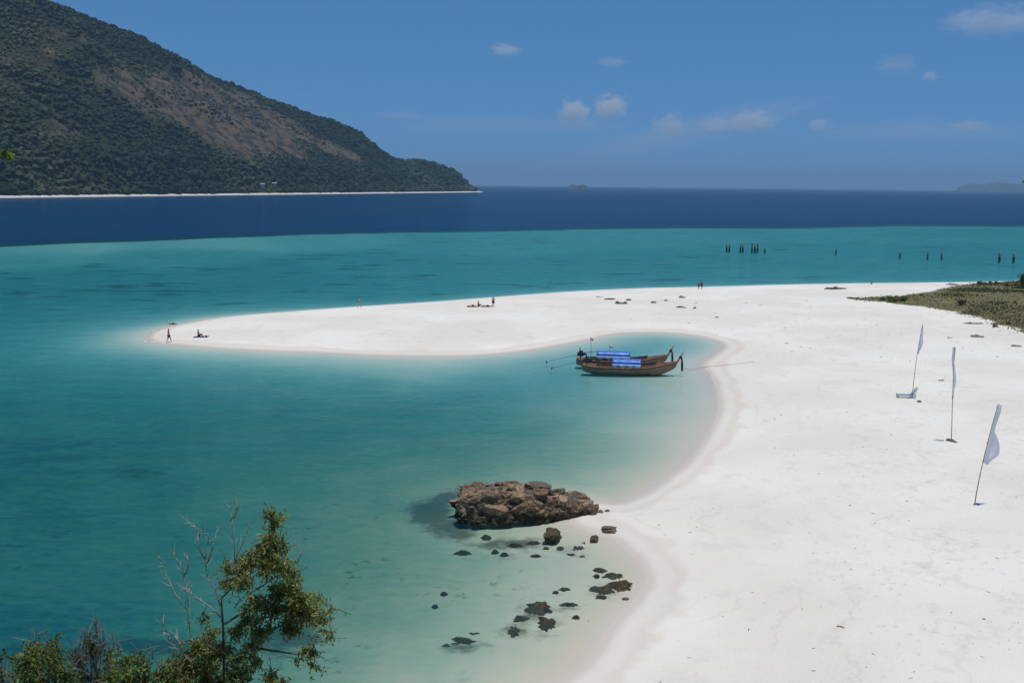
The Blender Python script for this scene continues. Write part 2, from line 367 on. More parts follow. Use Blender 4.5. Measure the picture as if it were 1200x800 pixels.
calm = nd(n, 'ShaderNodeAttribute', attribute_name='calm').outputs['Fac']   # lee of the spit
shal = mth(n, 'MULTIPLY', shal, mth(n, 'SUBTRACT', 1.0, mth(n, 'MULTIPLY', calm, .85)))
hgt = mth(n, 'ADD', mth(n, 'MULTIPLY', w1, .16), mth(n, 'ADD', mth(n, 'MULTIPLY', w2, .45), mth(n, 'MULTIPLY', w3, .6)))
bn = nd(n, 'ShaderNodeBump', i_Distance=1.0); n.links.new(mth(n, 'MULTIPLY', shal, .8), bn.inputs['Strength']); n.links.new(hgt, bn.inputs['Height'])
n.links.new(bn.outputs[0], df.inputs['Normal'])
gl = nd(n, 'ShaderNodeBsdfGlossy', i_Roughness=.08); n.links.new(bn.outputs[0], gl.inputs['Normal'])
fr = nd(n, 'ShaderNodeFresnel', i_IOR=1.33); n.links.new(bn.outputs[0], fr.inputs['Normal'])
ms = nd(n, 'ShaderNodeMixShader'); n.links.new(mth(n, 'MINIMUM', mth(n, 'MULTIPLY', fr.outputs[0], mth(n, 'ADD', mth(n, 'ADD', .05, mth(n, 'MULTIPLY', calm, .22)), mth(n, 'ADD', mth(n, 'MULTIPLY', noise(n, pos, .012, 4, .6), .22), mth(n, 'MULTIPLY', noise(n, pos, .13, 3, .6), .26)))), .30), ms.inputs[0])
n.links.new(body.outputs[0], ms.inputs[1]); n.links.new(gl.outputs[0], ms.inputs[2]); n.links.new(ms.outputs[0], out.inputs[0])
fz = gzv[quads].min(1)
wq = quads[fz < .25]
used = np.unique(wq); remap = np.zeros(len(gx), np.int64); remap[used] = np.arange(len(used))
sea = fast_mesh('sea', np.stack([gx, gy, np.zeros_like(gx)], 1)[used], remap[wq], m_sea, {'depth': gopt[used], 'calm': np.exp(-(((gx - 18) / 26) ** 2 + ((gy - 112) / 22) ** 2) ** 1.5)[used]})
tag(sea, 'clear turquoise sea turning deep blue beyond the reef edge', 'sea', kind='structure')
# ------------------------------------------------------------------ wooded island across the strait
S0 = np.array((-589.0, 1178.0)); S1 = np.array((-105.0, 2800.0)); SL = np.linalg.norm(S1 - S0)
e_s = (S1 - S0) / SL; e_t = np.array((-e_s[1], e_s[0]))          # along the shore, inland
RIDGE = [(-420, 470, 700), (-250, 430, 640)]                       # s, height, distance inland (the part left of the picture)
for px, py, d in [(-60, -70, 1800), (60, -4, 1900), (100, 11, 1990), (160, 36, 2110), (215, 66, 2220), (250, 84, 2300), (300, 104, 2400), (350, 127, 2500), (400, 152, 2600), (435, 171, 2670), (455, 181.5, 2710),
                  (470, 184.5, 2745), (492, 185, 2800), (508, 186.5, 2830), (525, 192, 2865), (540, 203, 2890), (552, 212, 2905), (563, 217.5, 2930)]:
    p = P(px, py, d); r = np.array((p.x, p.y)) - S0
    RIDGE.append((float(r @ e_s), max(p.z - 8, 2), float(r @ e_t)))
RIDGE.sort(); _rs, _rh, _rt = (np.array(q) for q in zip(*RIDGE))
def hill_z(s, t):
    H = np.interp(s, _rs, _rh); T = np.maximum(np.interp(s, _rs, _rt), 25)
    q = t / T
    front = np.where(q < 1, np.clip(q, 0, 1) ** .92, 1 - .55 * np.clip(q - 1, 0, 3) ** 1.2)
    rel = np.clip((t - 50) / 120, 0, 1) * np.clip((1.03 - q) * 4, 0, 1) * np.clip(H / 120, 0, 1)
    gull = (fbm(s * .0085 + .003 * t, t * .0022, 4) - .5) * 135 + (fbm(s * .02, t * .014, 3) - .5) * 22
    z = 4.2 * smooth01(t, -4, 24) - 2.6 + np.maximum(H - 3, 0) * np.maximum(front, -.3) * smooth01(t, 18, 60) + gull * rel
    endf = smooth01(s, _rs[-1] + 25, _rs[-1] - 10)
    return np.where(endf < 1, z * endf - 8 * (1 - endf), z)
hs = np.arange(-900, SL + 200, 9.0); ht = np.arange(-30, 1500, 9.0)
HS, HT = np.meshgrid(hs, ht); HS = HS.ravel(); HT = HT.ravel(); HZ = hill_z(HS, HT)
def st_xy(s, t):
    return S0[0] + s * e_s[0] + t * e_t[0], S0[1] + s * e_s[1] + t * e_t[1]
def hill_hit(px, py):                       # the slope seen along a sight line, in (s, t)
    d = ray(px, py); k = np.arange(1000, 4200, 2.0) / d.y
    x = d.x * k - S0[0]; y = d.y * k - S0[1]; z = CAM_H + d.z * k
    s = x * e_s[0] + y * e_s[1]; t = x * e_t[0] + y * e_t[1]
    h = np.where(t > 0, hill_z(s, t), -5)
    i = int(np.argmax(h > z)); return (s[i], t[i])
BARE = [[(68, 98), (110, 91), (165, 86), (215, 82), (240, 92), (275, 106), (310, 122), (350, 146), (395, 170), (432, 190), (405, 190), (370, 176), (345, 190), (312, 194), (270, 180), (240, 165), (215, 150), (170, 138), (148, 124), (105, 106)],
        [(0, 48), (40, 50), (75, 60), (135, 66), (145, 76), (60, 74), (0, 68)], [(58, 36), (78, 38), (86, 50), (62, 50)],
        [(38, 140), (70, 139), (110, 152), (142, 158), (136, 168), (90, 174), (48, 166)], [(538, 203), (548, 205), (566, 216), (560, 221), (548, 219)]]
BARE_ST = [np.array([hill_hit(*q) for q in pl]) for pl in BARE]
def bare_f(s, t):
    r = np.full(np.shape(s), -1e9)
    for i, pl in enumerate(BARE_ST):
        r = np.maximum(r, sdf_poly(s, t, pl) - (0, 4, 6, 16, 0)[i])
    r = r + 52 * (fbm(s * .02 + 9, t * .02, 4) - .5)
    return r
hb = .9 * smooth01(bare_f(HS, HT), -10, 22)
m_hill, n, b = new_mat('hill_ground')
geo = nd(n, 'ShaderNodeNewGeometry'); pos = geo.outputs['Position']
zz = nd(n, 'ShaderNodeSeparateXYZ'); n.links.new(pos, zz.inputs[0])
ab = nd(n, 'ShaderNodeAttribute', attribute_name='bare').outputs['Fac']
g1 = noise(n, pos, .025, 6, .65); g2 = noise(n, pos, .05, 7, .72)
rock = mixc(n, mapr(n, g2, .44, .56), (.042, .038, .036), (.15, .105, .06))
rock = mixc(n, mth(n, 'MULTIPLY', mapr(n, g1, .48, .62), .6), rock, (.10, .095, .095))
cc = mixc(n, ab, (.03, .042, .018), rock)
cc = mixc(n, mth(n, 'MULTIPLY', mapr(n, zz.outputs[2], 3.4, 1.9), .97), cc, (.68, .655, .62))
n.links.new(cc, b.inputs['Base Color']); b.inputs['Roughness'].default_value = .95; b.inputs['Specular IOR Level'].default_value = .1
bn = nd(n, 'ShaderNodeBump', i_Strength=.8, i_Distance=12.0); n.links.new(g2, bn.inputs['Height']); n.links.new(bn.outputs[0], b.inputs['Normal'])
hx, hy = st_xy(HS, HT); nsx, nsy = len(hs), len(ht)
ii = (np.arange(nsy - 1)[:, None] * nsx + np.arange(nsx - 1)[None, :]).ravel()
hq = np.stack([ii, ii + 1, ii + nsx + 1, ii + nsx], 1)
hq = hq[HZ[hq].max(1) > -6]
hill = fast_mesh('island_hill', np.stack([hx, hy, HZ], 1), hq, m_hill, {'bare': hb})
tag(hill, 'steep island hill with bare brown slopes and a white beach at its foot', 'hill', kind='structure')

# the wood on the island reads as one mass: crowns of uneven facets, one object
m_wood, n, b = new_mat('wood_leaves')
av = nd(n, 'ShaderNodeAttribute', attribute_name='tone').outputs['Fac']
geo = nd(n, 'ShaderNodeNewGeometry')
ln = noise(n, geo.outputs['Position'], .25, 4, .7)
t2 = mth(n, 'ADD', av, mth(n, 'MULTIPLY', mth(n, 'SUBTRACT', ln, .5), .5))
cr = nd(n, 'ShaderNodeValToRGB'); n.links.new(t2, cr.inputs[0]); el_ = cr.color_ramp.elements
el_[0].position = .1; el_[0].color = (.012, .024, .012, 1); el_[1].position = .55; el_[1].color = (.022, .040, .017, 1)
e3 = cr.color_ramp.elements.new(.85); e3.color = (.055, .072, .030, 1); e4 = cr.color_ramp.elements.new(1.0); e4.color = (.085, .075, .045, 1)
n.links.new(cr.outputs[0], b.inputs['Base Color']); b.inputs['Roughness'].default_value = .75; b.inputs['Specular IOR Level'].default_value = .15
def crown_shapes(k):
    out = []
    for i in range(k):
        bm = bmesh.new(); bmesh.ops.create_icosphere(bm, subdivisions=2, radius=1)
        for vtx in bm.verts:
            c = vtx.co; q = mnoise.noise(c * 1.7 + Vector((i * 7.1, 0, 0))) * .55 + mnoise.noise(c * 4.5 + Vector((0, i * 3.3, 0))) * .30 + random.uniform(-.12, .12)
            vtx.co = c * (1 + q); vtx.co.z *= .85
        bm.verts.index_update()
        vs = np.array([vv.co[:] for vv in bm.verts]); fs = np.array([[q.index for q in ff.verts] for ff in bm.faces])
        keep = vs[fs].mean(1)[:, 2] > -.45
        out.append((vs, fs[keep])); bm.free()
    return out
CR = crown_shapes(6)
cs = rng.uniform(-330, SL + 70, 90000); ct = 24 + rng.random(90000) ** 1.25 * 740
Tt = np.interp(cs, _rs, _rt); ok = (ct < Tt + 26); cs, ct = cs[ok], ct[ok]
bf = bare_f(cs, ct)
ok = (bf < rng.normal(0, 9, len(bf))) | (rng.random(len(cs)) < .75 * smooth01(fbm(cs * .03 + 30, ct * .03, 3), .46, .62)); cs, ct, bf = cs[ok], ct[ok], bf[ok]
czz = hill_z(cs, ct); ok = czz > 1.2; cs, ct, bf, czz = cs[ok], ct[ok], bf[ok], czz[ok]
dist = np.hypot(*st_xy(cs, ct))
rad = rng.uniform(2.0, 5.4, len(cs)) * rng.choice([.8, 1.0, 1.35], len(cs), p=[.4, .45, .15]) * np.where(bf > -4, .55, 1) * (1 + .35 * (rng.random(len(cs)) < .08))
HOUSES = [hill_hit(308, 221.5), hill_hit(321.5, 219.5)]
ok = np.ones(len(cs), bool)
for hs_, ht_ in HOUSES: al_ = -(cs - hs_) * .87 - (ct - ht_) * .49; la_ = (cs - hs_) * .49 - (ct - ht_) * .87; ok &= ~((al_ > -8) & (al_ < 60) & (np.abs(la_) < 8.5))
cs, ct, czz, rad, bf = (a[ok] for a in (cs, ct, czz, rad, bf))
# thin to spacing
order = rng.permutation(len(cs)); cell = {}; keep = []
for i in order:
    k = (int(cs[i] // 5.6), int(ct[i] // 5.6))
    if cell.get(k, 0) < 1: cell[k] = cell.get(k, 0) + 1; keep.append(i)
cs, ct, czz, rad, bf = (a[keep] for a in (cs, ct, czz, rad, bf))
wx, wy = st_xy(cs, ct)
low = np.clip(1 - ct / 90, 0, 1)
tone = np.clip(.30 + 1.3 * (fbm(cs * .008, ct * .009, 4) - .5) * 1.6 + rng.normal(0, .10, len(cs)) + .10 * low + .22 * (bf > -14), 0, .98)
V = []; F = []; A = []; base = 0
for i in range(len(cs)):
    vs, fs = CR[i % 6]; a = rng.uniform(0, 6.28); ca, sa = math.cos(a), math.sin(a); r = rad[i]
    tall = (.85 + .6 * low[i]) * rng.uniform(.8, 1.2)
    V.append(np.stack([wx[i] + r * (vs[:, 0] * ca - vs[:, 1] * sa), wy[i] + r * (vs[:, 0] * sa + vs[:, 1] * ca), czz[i] + r * tall * vs[:, 2] + r * (.25 + .6 * low[i])], 1))
    F.append(fs + base); base += len(vs); A.append(np.full(len(vs), tone[i]))
wood = fast_mesh('hillside_wood', np.concatenate(V), np.concatenate(F), m_wood, {'tone': np.concatenate(A)}, smooth=False)
tag(wood, 'dense green wood covering the island hill down to its beach', 'forest', kind='stuff')
print('crowns', len(cs), 'tris', sum(len(f) for f in F))

# far islands on the horizon
m_far = simple_mat('far_island_rock', (.05, .065, .04), .9, .4, .02)
def far_island(name, label, prof, Y, thick):
    mb = MB(); k = len(prof); rows = []
    for j, (off, sc) in enumerate([(-1, 0), (-.6, .7), (0, 1), (.6, .75), (1, 0)]):
        rows.append([Vector((p.x, Y + off * thick * (.6 + .4 * math.sin(i * 1.7)), (p.z * sc if sc else -6.0))) for i, p in enumerate(prof)])
    mb.add([q for r_ in rows for q in r_], [(a * k + i, a * k + i + 1, (a + 1) * k + i + 1, (a + 1) * k + i) for a in range(4) for i in range(k - 1)])
    o = mb.build(name, m_far, None, True); tag(o, label, 'island', kind='structure'); return o
def prof_px(pts, Y, sub=4):
    out = []
    for (a, b_), (c_, d_) in zip(pts, pts[1:]):
        for i in range(sub):
            t = i / sub; p = P(a + (c_ - a) * t, b_ + (d_ - b_) * t + random.uniform(-.25, .25), Y); p.z = max(p.z, -4); out.append(p)
    p = P(*pts[-1], Y); p.z = -4; out.append(p); out[0].z = -4
    return out
far_island('far_island', 'low blue island faint on the horizon behind the sea', prof_px([(1124, 225), (1130, 217.5), (1140, 214.8), (1152, 216), (1163, 214.5), (1172, 213.6), (1184, 215), (1200, 216), (1222, 215), (1250, 219), (1265, 227)], 15000), 15000, 400)
far_island('islet', 'tiny dark rocky islet sitting on the horizon line', prof_px([(666, 221), (668, 216.4), (671, 215.7), (674, 217.1), (679, 217.1), (683, 216.4), (687, 217), (689, 221)], 9000), 9000, 60)

# ------------------------------------------------------------------ clouds: thin volumes far out over the sea, and the haze
def cloud_mat(name, dens, sc, thr, seed):
    m, n, b = new_mat(name); n.nodes.remove(b); out = n.nodes['Material Output']
    tcn = nd(n, 'ShaderNodeTexCoord'); ob = tcn.outputs['Object']
    ln = nd(n, 'ShaderNodeVectorMath', operation='LENGTH'); n.links.new(ob, ln.inputs[0])
    off = nd(n, 'ShaderNodeVectorMath', operation='ADD'); n.links.new(ob, off.inputs[0]); off.inputs[1].default_value = (seed * 3.7, seed * 1.3, 0)
    nz = noise(n, off.outputs[0], sc * 1.35, 5, .62)
    z3 = nd(n, 'ShaderNodeSeparateXYZ'); n.links.new(ob, z3.inputs[0])
    f = mth(n, 'ADD', mth(n, 'SUBTRACT', 1.0, ln.outputs['Value']), mth(n, 'MULTIPLY', mth(n, 'SUBTRACT', nz, .5), 1.9))
    f = mapr(n, f, thr, thr + .16)
    f = mth(n, 'MULTIPLY', f, mapr(n, z3.outputs[2], -.9, .3))
    pv = nd(n, 'ShaderNodeVolumePrincipled'); pv.inputs['Color'].default_value = (.97, .95, .95, 1); pv.inputs['Anisotropy'].default_value = .1
    n.links.new(mth(n, 'MULTIPLY', f, dens), pv.inputs['Density']); n.links.new(pv.outputs[0], out.inputs['Volume'])
    return m
bm = bmesh.new(); bmesh.ops.create_icosphere(bm, subdivisions=2, radius=1.12); me_c = bpy.data.meshes.new('cloud'); bm.to_mesh(me_c); bm.free()
CY = 22000.0
CLOUDS = [(671, 134, 24, 26, 1.7, .30, 1.6, 'small white cumulus puff with a pointed top, low over the sea beside a slanted one', 1),
          (716, 128, 28, 23, 1.8, .30, 1.7, 'slanted white cumulus puff, its top leaning right, low over the sea', 1),
          (785, 150, 27, 24, 1.0, .30, 1.6, 'faint pinkish cumulus standing alone between the slanted puff and the broad cloud', 1),
          (880, 145, 44, 22, 1.4, .30, 2.0, 'broad white cumulus with a lumpy top, widest of the row low over the sea', 1),
          (838, 148, 24, 14, .9, .28, 1.7, 'small flat cumulus hanging just beside the broad lumpy one', 1),
          (960, 148, 19, 13, .9, .28, 1.6, 'tiny faint cumulus at the end of the row', 1),
          (1137, 149, 34, 12, .6, .28, 1.8, 'faint low cloud standing over the far island', 1),
          (680, 148, 74, 14, .32, .25, 2.2, 'dim grey cloud bank under the two white puffs', 1),
          (800, 160, 190, 24, .34, .12, 3.2, 'long faint veil of cloud behind the whole cumulus row', 1),
          (1080, 158, 150, 20, .26, .12, 3.0, 'faint veil of cloud stretching over the far island', 1),
          (560, 150, 110, 16, .20, .12, 2.6, 'very faint veil of cloud between the hill and the white puffs', 1),
          (592, 60, 26, 11, .8, .30, 1.8, 'brightest small wisp of cloud high above the row of cumulus', 0),
          (718, 74, 24, 9, .45, .30, 1.8, 'pale thin wisp of cloud above the slanted puff', 0),
          (466, 136, 44, 8, .4, .30, 2.0, 'flat pale wisp of cloud over the end of the wooded hill', 0),
          (1165, 27, 84, 26, .75, .28, 2.2, 'large soft streak of cloud high over the far island', 0),
          (1052, 78, 34, 17, .3, .28, 1.8, 'dim round wisp of cloud below the large soft streak', 0),
          (1090, 90, 14, 10, .6, .30, 1.5, 'very small bright wisp of cloud below the large soft streak', 0)]
for i, (px, py, rx, ry, dn, thr, sc, lab, cu) in enumerate(CLOUDS):
    c = P(px, py, CY + (i % 5) * 300); sx, sz = rx / FPX * CY, ry / FPX * CY
    m = cloud_mat('cloud_vapour', dn * 1.6 / (sx + sz), sc, thr, i)
    me = me_c.copy(); me.materials.append(m)
    o = bpy.data.objects.new('cloud', me); o.location = c; o.scale = (sx, (sx + sz) * .5, sz); o.rotation_euler = (0, R(-14) if i in (1, 8) else 0, 0)
    link(o); tag(o, lab, 'cloud', 'cumulus row low over the sea' if cu else 'wisps high in the sky')
m_air, n, b = new_mat('haze_air'); n.nodes.remove(b)
pv = nd(n, 'ShaderNodeVolumePrincipled'); pv.inputs['Color'].default_value = (.35, .55, .75, 1); pv.inputs['Density'].default_value = 7.5e-5
n.links.new(pv.outputs[0], n.nodes['Material Output'].inputs['Volume'])
mb = MB(); mb.box((0, 20000, 264), (86000, 46000, 576)); hz = mb.build('haze', m_air); tag(hz, 'thin blue sea haze lying over the whole strait', 'haze', kind='stuff')
# ------------------------------------------------------------------ houses in the wood across the strait
m_white = simple_mat('white_plaster', (.62, .62, .60), .8, .1, .3); m_dark = simple_mat('dark_opening', (.03, .035, .04), .4, .2, 1.0)
m_tin = simple_mat('grey_tin_roof', (.30, .32, .33), .5, .15, .6)
def house(hit, w, h, lab, gallery):
    s_, t_ = hit; x, y = st_xy(np.array(s_), np.array(t_)); z = float(hill_z(np.array([s_]), np.array([t_]))[0])
    ang = math.atan2(-x, y) * 1.0                                          # the front looks over the strait
    o = empty('house', (float(x), float(y), z - .6), ang); d = 5.0
    mb = MB(); mb.box((0, 0, h / 2), (w, d, h)); mb.build('wall', m_white, o)
    mb = MB(); v = [(-w / 2 - .6, -d / 2 - .8, h), (w / 2 + .6, -d / 2 - .8, h), (w / 2 + .6, d / 2 + .8, h), (-w / 2 - .6, d / 2 + .8, h), (-w / 2 - .6, 0, h + 1.6), (w / 2 + .6, 0, h + 1.6)]
    mb.add(v, [(0, 1, 5, 4), (2, 3, 4, 5), (1, 2, 5), (3, 0, 4), (3, 2, 1, 0)]); mb.build('roof', m_tin, o)
    for lv in range(2):
        zz_ = h * (.27 + .46 * lv)
        for k in (-1, 1):
            mb = MB(); mb.box((k * w * .24, -d / 2 - .02, zz_), (w * .3, .12, h * .24)); mb.build('window', m_dark, o)
    if gallery:
        mb = MB(); mb.box((0, -d / 2 - .8, h * .5), (w + .4, 1.5, .35)); mb.build('balcony', m_white, o)
    return tag(o, lab, 'house', 'houses in the wood by the far beach')
house(HOUSES[0], 6.2, 8.5, 'narrow white two storey house half hidden in the wood behind the far beach', True)
house(HOUSES[1], 8.5, 6.5, 'wider white house standing higher in the wood behind the far beach', False)

# ------------------------------------------------------------------ posts of a ruined jetty
m_post = simple_mat('weathered_concrete', (.40, .38, .33), .9, .35, 2.0, .05); m_weed = simple_mat('tidal_growth', (.035, .032, .026), .7, .4, 3.0, .04)
def jetty_post(px, py, h, r, lab, lean=0.0, tip=0.0):
    r *= .72; h *= .85; p = G(px, py); o = empty('jetty_post', (p.x, p.y, 0), random.uniform(0, 3))
    b0 = gz(p.x, p.y) - .4
    mb = MB(); mb.tube([(-lean * .3, 0, b0), (0, 0, -.2), (lean * .2, 0, h * .42)], [r * 1.25, r * 1.2, r * 1.12], 9); mb.build('weedy_foot', m_weed, o, False)
    mb = MB(); mb.tube([(lean * .2, 0, h * .36), (lean * .5, .02, h * .7), (lean * .9, 0, h * .93), (lean + .06, .05, h)], [r, r * .96, r * .9, r * (.45 - tip)], 9); mb.build('shaft', m_post, o, False)
    return tag(o, lab, 'post', 'posts of the ruined jetty standing in the sea')
JP = [(851.6, 293, 2.7, .34, 'outermost post of the ruined jetty, leaning on its close twin'), (854.6, 293.4, 2.8, .34, 'second jetty post, twin of the outermost one'),
      (867.6, 293.4, 2.5, .34, 'broken topped post in the second jetty pair, farther from the capped trio'), (870.4, 293.6, 3.0, .36, 'taller post in the second jetty pair, beside the capped trio'),
      (881.2, 294, 2.6, .34, 'first post under the jetty cap beam'), (884.6, 294.2, 2.6, .42, 'thick middle post under the jetty cap beam'), (887.6, 294, 2.5, .34, 'last post under the jetty cap beam'),
      (896.3, 294.6, 1.6, .3, 'short jetty stump next to the capped trio'), (979.6, 296, 2.2, .24, 'lone thin jetty post in the wide gap after the capped trio'), (1054.6, 300.5, 1.9, .3, 'short lone jetty post before the pair of thin ones'),
      (1087, 301.5, 2.4, .26, 'thin jetty post, first of a loose pair'), (1103.5, 302, 2.6, .27, 'thin jetty post, second of a loose pair'),
      (1171, 305, 3.0, .42, 'stout jetty post close to the grassy shore, broken top'), (1187.6, 305.4, 2.9, .42, 'stout jetty post closest to the grassy shore')]
for q in JP: jetty_post(*q[:4], q[4], random.uniform(-.15, .15), random.uniform(0, .2))
a_ = G(880.4, 294); b_ = G(888.6, 294)
mb = MB(); mb.box(((a_.x + b_.x) / 2, a_.y, 2.72 * .85), ((b_ - a_).length + .3, .8, .42), Matrix.Rotation(R(1.2), 3, 'Y'))
mb.box(((a_.x + b_.x) / 2 + .1, a_.y + .1, 2.99 * .86), ((b_ - a_).length * .62, .6, .14), Matrix.Rotation(R(1.2), 3, 'Y'))
o = mb.build('cap_beam', m_post); tag(o, 'grey cap beam lying across three jetty posts', 'beam')

# ------------------------------------------------------------------ rocks
def rock_mat(name, c1, c2, c3, water=True, scale=1.0):
    m, n, b = new_mat(name)
    geo = nd(n, 'ShaderNodeNewGeometry'); pos = geo.outputs['Position']; z3 = nd(n, 'ShaderNodeSeparateXYZ'); n.links.new(pos, z3.inputs[0])
    r1 = noise(n, pos, .9 * scale, 6, .7); r2 = noise(n, pos, 4.5 * scale, 6, .7)
    vo = nd(n, 'ShaderNodeTexVoronoi', feature='DISTANCE_TO_EDGE', i_Scale=2.2 * scale); 
    vv_ = nd(n, 'ShaderNodeVectorMath', operation='ADD'); n.links.new(pos, vv_.inputs[0])
    nc = nd(n, 'ShaderNodeTexNoise', i_Scale=1.5); n.links.new(pos, nc.inputs['Vector']); n.links.new(nc.outputs['Color'], vv_.inputs[1]); n.links.new(vv_.outputs[0], vo.inputs['Vector'])
    c = mixc(n, mapr(n, r1, .38, .62), c1, c2)
    oi = nd(n, 'ShaderNodeObjectInfo'); c = mixc(n, mapr(n, oi.outputs['Random'], 0, 1, 0, .55, False), c, c3 if water else c2)
    c = mixc(n, mth(n, 'MULTIPLY', mapr(n, r2, .54, .68), .7), c, c3)
    c = mixc(n, mth(n, 'MULTIPLY', mapr(n, r2, .44, .32), .6), c, tuple(x * .35 for x in c1))
    if water:     # barnacle and weed stain up to the high water mark
        lv = mth(n, 'ADD', z3.outputs[2], mth(n, 'MULTIPLY', mth(n, 'SUBTRACT', r1, .5), 1.1))
        c = mixc(n, mth(n, 'MULTIPLY', mapr(n, lv, .85, .35), .85), c, (.035, .030, .022))
    n.links.new(c, b.inputs['Base Color']); b.inputs['Roughness'].default_value = .88; b.inputs['Specular IOR Level'].default_value = .25
    h = mth(n, 'ADD', mth(n, 'MULTIPLY', r2, .10), mth(n, 'MULTIPLY', mapr(n, vo.outputs['Distance'], 0, .07), .06))
    bn = nd(n, 'ShaderNodeBump', i_Strength=.9, i_Distance=1.0); n.links.new(h, bn.inputs['Height']); n.links.new(bn.outputs[0], b.inputs['Normal'])
    return m
m_rock = rock_mat('outcrop_rock', (.115, .076, .052), (.26, .175, .11), (.44, .33, .22))
m_rock2 = rock_mat('grey_brown_rock', (.10, .082, .066), (.17, .125, .09), (.22, .18, .14))
m_drock = rock_mat('dark_weedy_rock', (.052, .044, .028), (.095, .074, .042), (.15, .112, .062), False, 1.5)
m_brock = rock_mat('dry_brown_rock', (.14, .10, .075), (.20, .15, .11), (.26, .20, .155), False)
def crag(seed, sub=3, cuts=10, rough=.17):
    """faceted boulder of about unit radius: a sphere clipped by random planes and roughened"""
    rs = random.Random(seed); bm = bmesh.new(); bmesh.ops.create_icosphere(bm, subdivisions=sub, radius=1)
    pl = []
    for _ in range(cuts):
        d = Vector((rs.gauss(0, 1), rs.gauss(0, 1), rs.gauss(0, .8))).normalized(); pl.append((d, rs.uniform(.55, .86)))
    for ax3 in range(3):
        for sg in (-1, 1):
            d = Vector([rs.gauss(0, .22) + (sg if q == ax3 else 0) for q in range(3)]).normalized(); pl.append((d, rs.uniform(.42, .62)))
    so = Vector((rs.uniform(0, 99), rs.uniform(0, 99), rs.uniform(0, 99)))
    for v in bm.verts:
        c = v.co.copy(); k = 1.0
        for d, q in pl:
            dd = c.dot(d)
            if dd > q: k = min(k, q / dd)
        v.co = c * (k + rough * (mnoise.noise(c * 2.3 + so) + .6 * mnoise.noise(c * 6 + so)))
    bm.verts.index_update()
    vs = np.array([v.co[:] for v in bm.verts]); fs = [tuple(q.index for q in f.verts) for f in bm.faces]; bm.free()
    return vs, fs
CRAGS = [crag(i) for i in range(9)]
STONES = []
for i in range(9):
    me = bpy.data.meshes.new('stone'); me.from_pydata(CRAGS[i][0].tolist(), [], CRAGS[i][1]); me.materials.append(m_rock2 if i % 4 == 3 else m_rock); me.update(); STONES.append(me)
# the big outcrop at the water's edge
oa = G(546, 607); ob = G(690, 598); oc = (oa + ob) / 2; OL = (ob - oa).length
outc = empty('rock_outcrop', (oc.x, oc.y, 0), math.atan2(ob.y - oa.y, ob.x - oa.x) * .6)
tag(outc, 'big craggy brown rock outcrop at the water edge of the cove', 'rock')
prof_a = [-.52, -.46, -.36, -.2, -.05, .06, .12, .3, .42, .5, .54]; prof_h = [.9, 1.9, 2.1, 2.15, 2.05, 2.2, 1.75, 1.45, 1.2, .7, .1]
def out_h(a, bq):                            # a along -0.5..0.5, bq across -1 (camera side)..1
    return np.interp(a, prof_a, prof_h) * (1 - np.clip(np.abs(bq + .1), 0, 1) ** 2.6) ** .6
na, nb = 60, 28; vs = []; 
for j in range(nb):
    for i in range(na):
        a = -.54 + 1.08 * i / (na - 1); bq = -1.15 + 2.3 * j / (nb - 1)
        wd = 2.0 * (1 - .45 * max(0, a) * 2) * (1 - .25 * max(0, -a - .3) * 4)
        h = float(out_h(np.array(a), np.array(bq))) * .86
        q = Vector((a * OL, bq * wd, 0)); k = mnoise.noise(q * 1.1) * .30 + mnoise.noise(q * 2.9) * .2
        vs.append((a * OL + .15 * mnoise.noise(q * 2 + Vector((9, 0, 0))), bq * wd + .35 + .2 * k, max(-.9, h - .5 * (abs(bq) > 1.05) + k * min(1, h) - (.9 if abs(bq) > 1.1 else 0))))
fs = [(j * na + i, j * na + i + 1, (j + 1) * na + i + 1, (j + 1) * na + i) for j in range(nb - 1) for i in range(na - 1)]
mesh_obj('core', vs, fs, m_rock2, outc)
rs = random.Random(4); cnt = 0
for k in range(400):
    a = rs.uniform(-.5, .5); bq = rs.uniform(-1.0, .75)
    wd = 2.0 * (1 - .45 * max(0, a) * 2) * (1 - .25 * max(0, -a - .3) * 4)
    h = float(out_h(np.array(a), np.array(bq)))
    if h < .15 and rs.random() < .5: continue
    sz = rs.choice((.24, .34, .45, .6, .85)) * (1.0 if a < .15 else .75)
    o = bpy.data.objects.new('stone', STONES[rs.randrange(9)])
    o.location = (a * OL, bq * wd + .35, h * rs.uniform(.78, .98) - sz * .32)
    o.scale = (sz * rs.uniform(1.0, 1.7), sz * rs.uniform(.8, 1.2), sz * rs.uniform(.55, .85)); o.rotation_euler = (rs.uniform(-.35, .2), rs.uniform(-.1, .35), rs.uniform(-.5, .5) + (3.14 if rs.random() < .5 else 0))
    link(o, outc); cnt += 1
    if cnt >= 150: break
for k in range(130):                          # blocks of the steep faces down to the water
    a = rs.uniform(-.53, .5); hm = float(np.interp(a, prof_a, prof_h)); wd = 2.0 * (1 - .45 * max(0, a) * 2) * (1 - .25 * max(0, -a - .3) * 4)
    zt_ = rs.uniform(-.05, .82) * hm; bq = -1.0 + .35 * (zt_ / max(hm, .2)) ** 2
    if k % 6 == 0: a = -.52 + rs.uniform(0, .03); bq = rs.uniform(-.8, .6)
    sz = rs.choice((.28, .38, .52, .75)) * (1.0 if a < .2 else .7)
    o = bpy.data.objects.new('stone', STONES[rs.randrange(9)]); o.location = (a * OL, bq * wd + .35 + sz * .15, zt_)
    o.scale = (sz * rs.uniform(1.0, 1.6), sz * rs.uniform(.7, 1.0), sz * rs.uniform(.6, .9)); o.rotation_euler = (rs.uniform(-.3, .3), rs.uniform(-.2, .3), rs.uniform(-.5, .5) + (3.14 if rs.random() < .5 else 0)); link(o, outc)
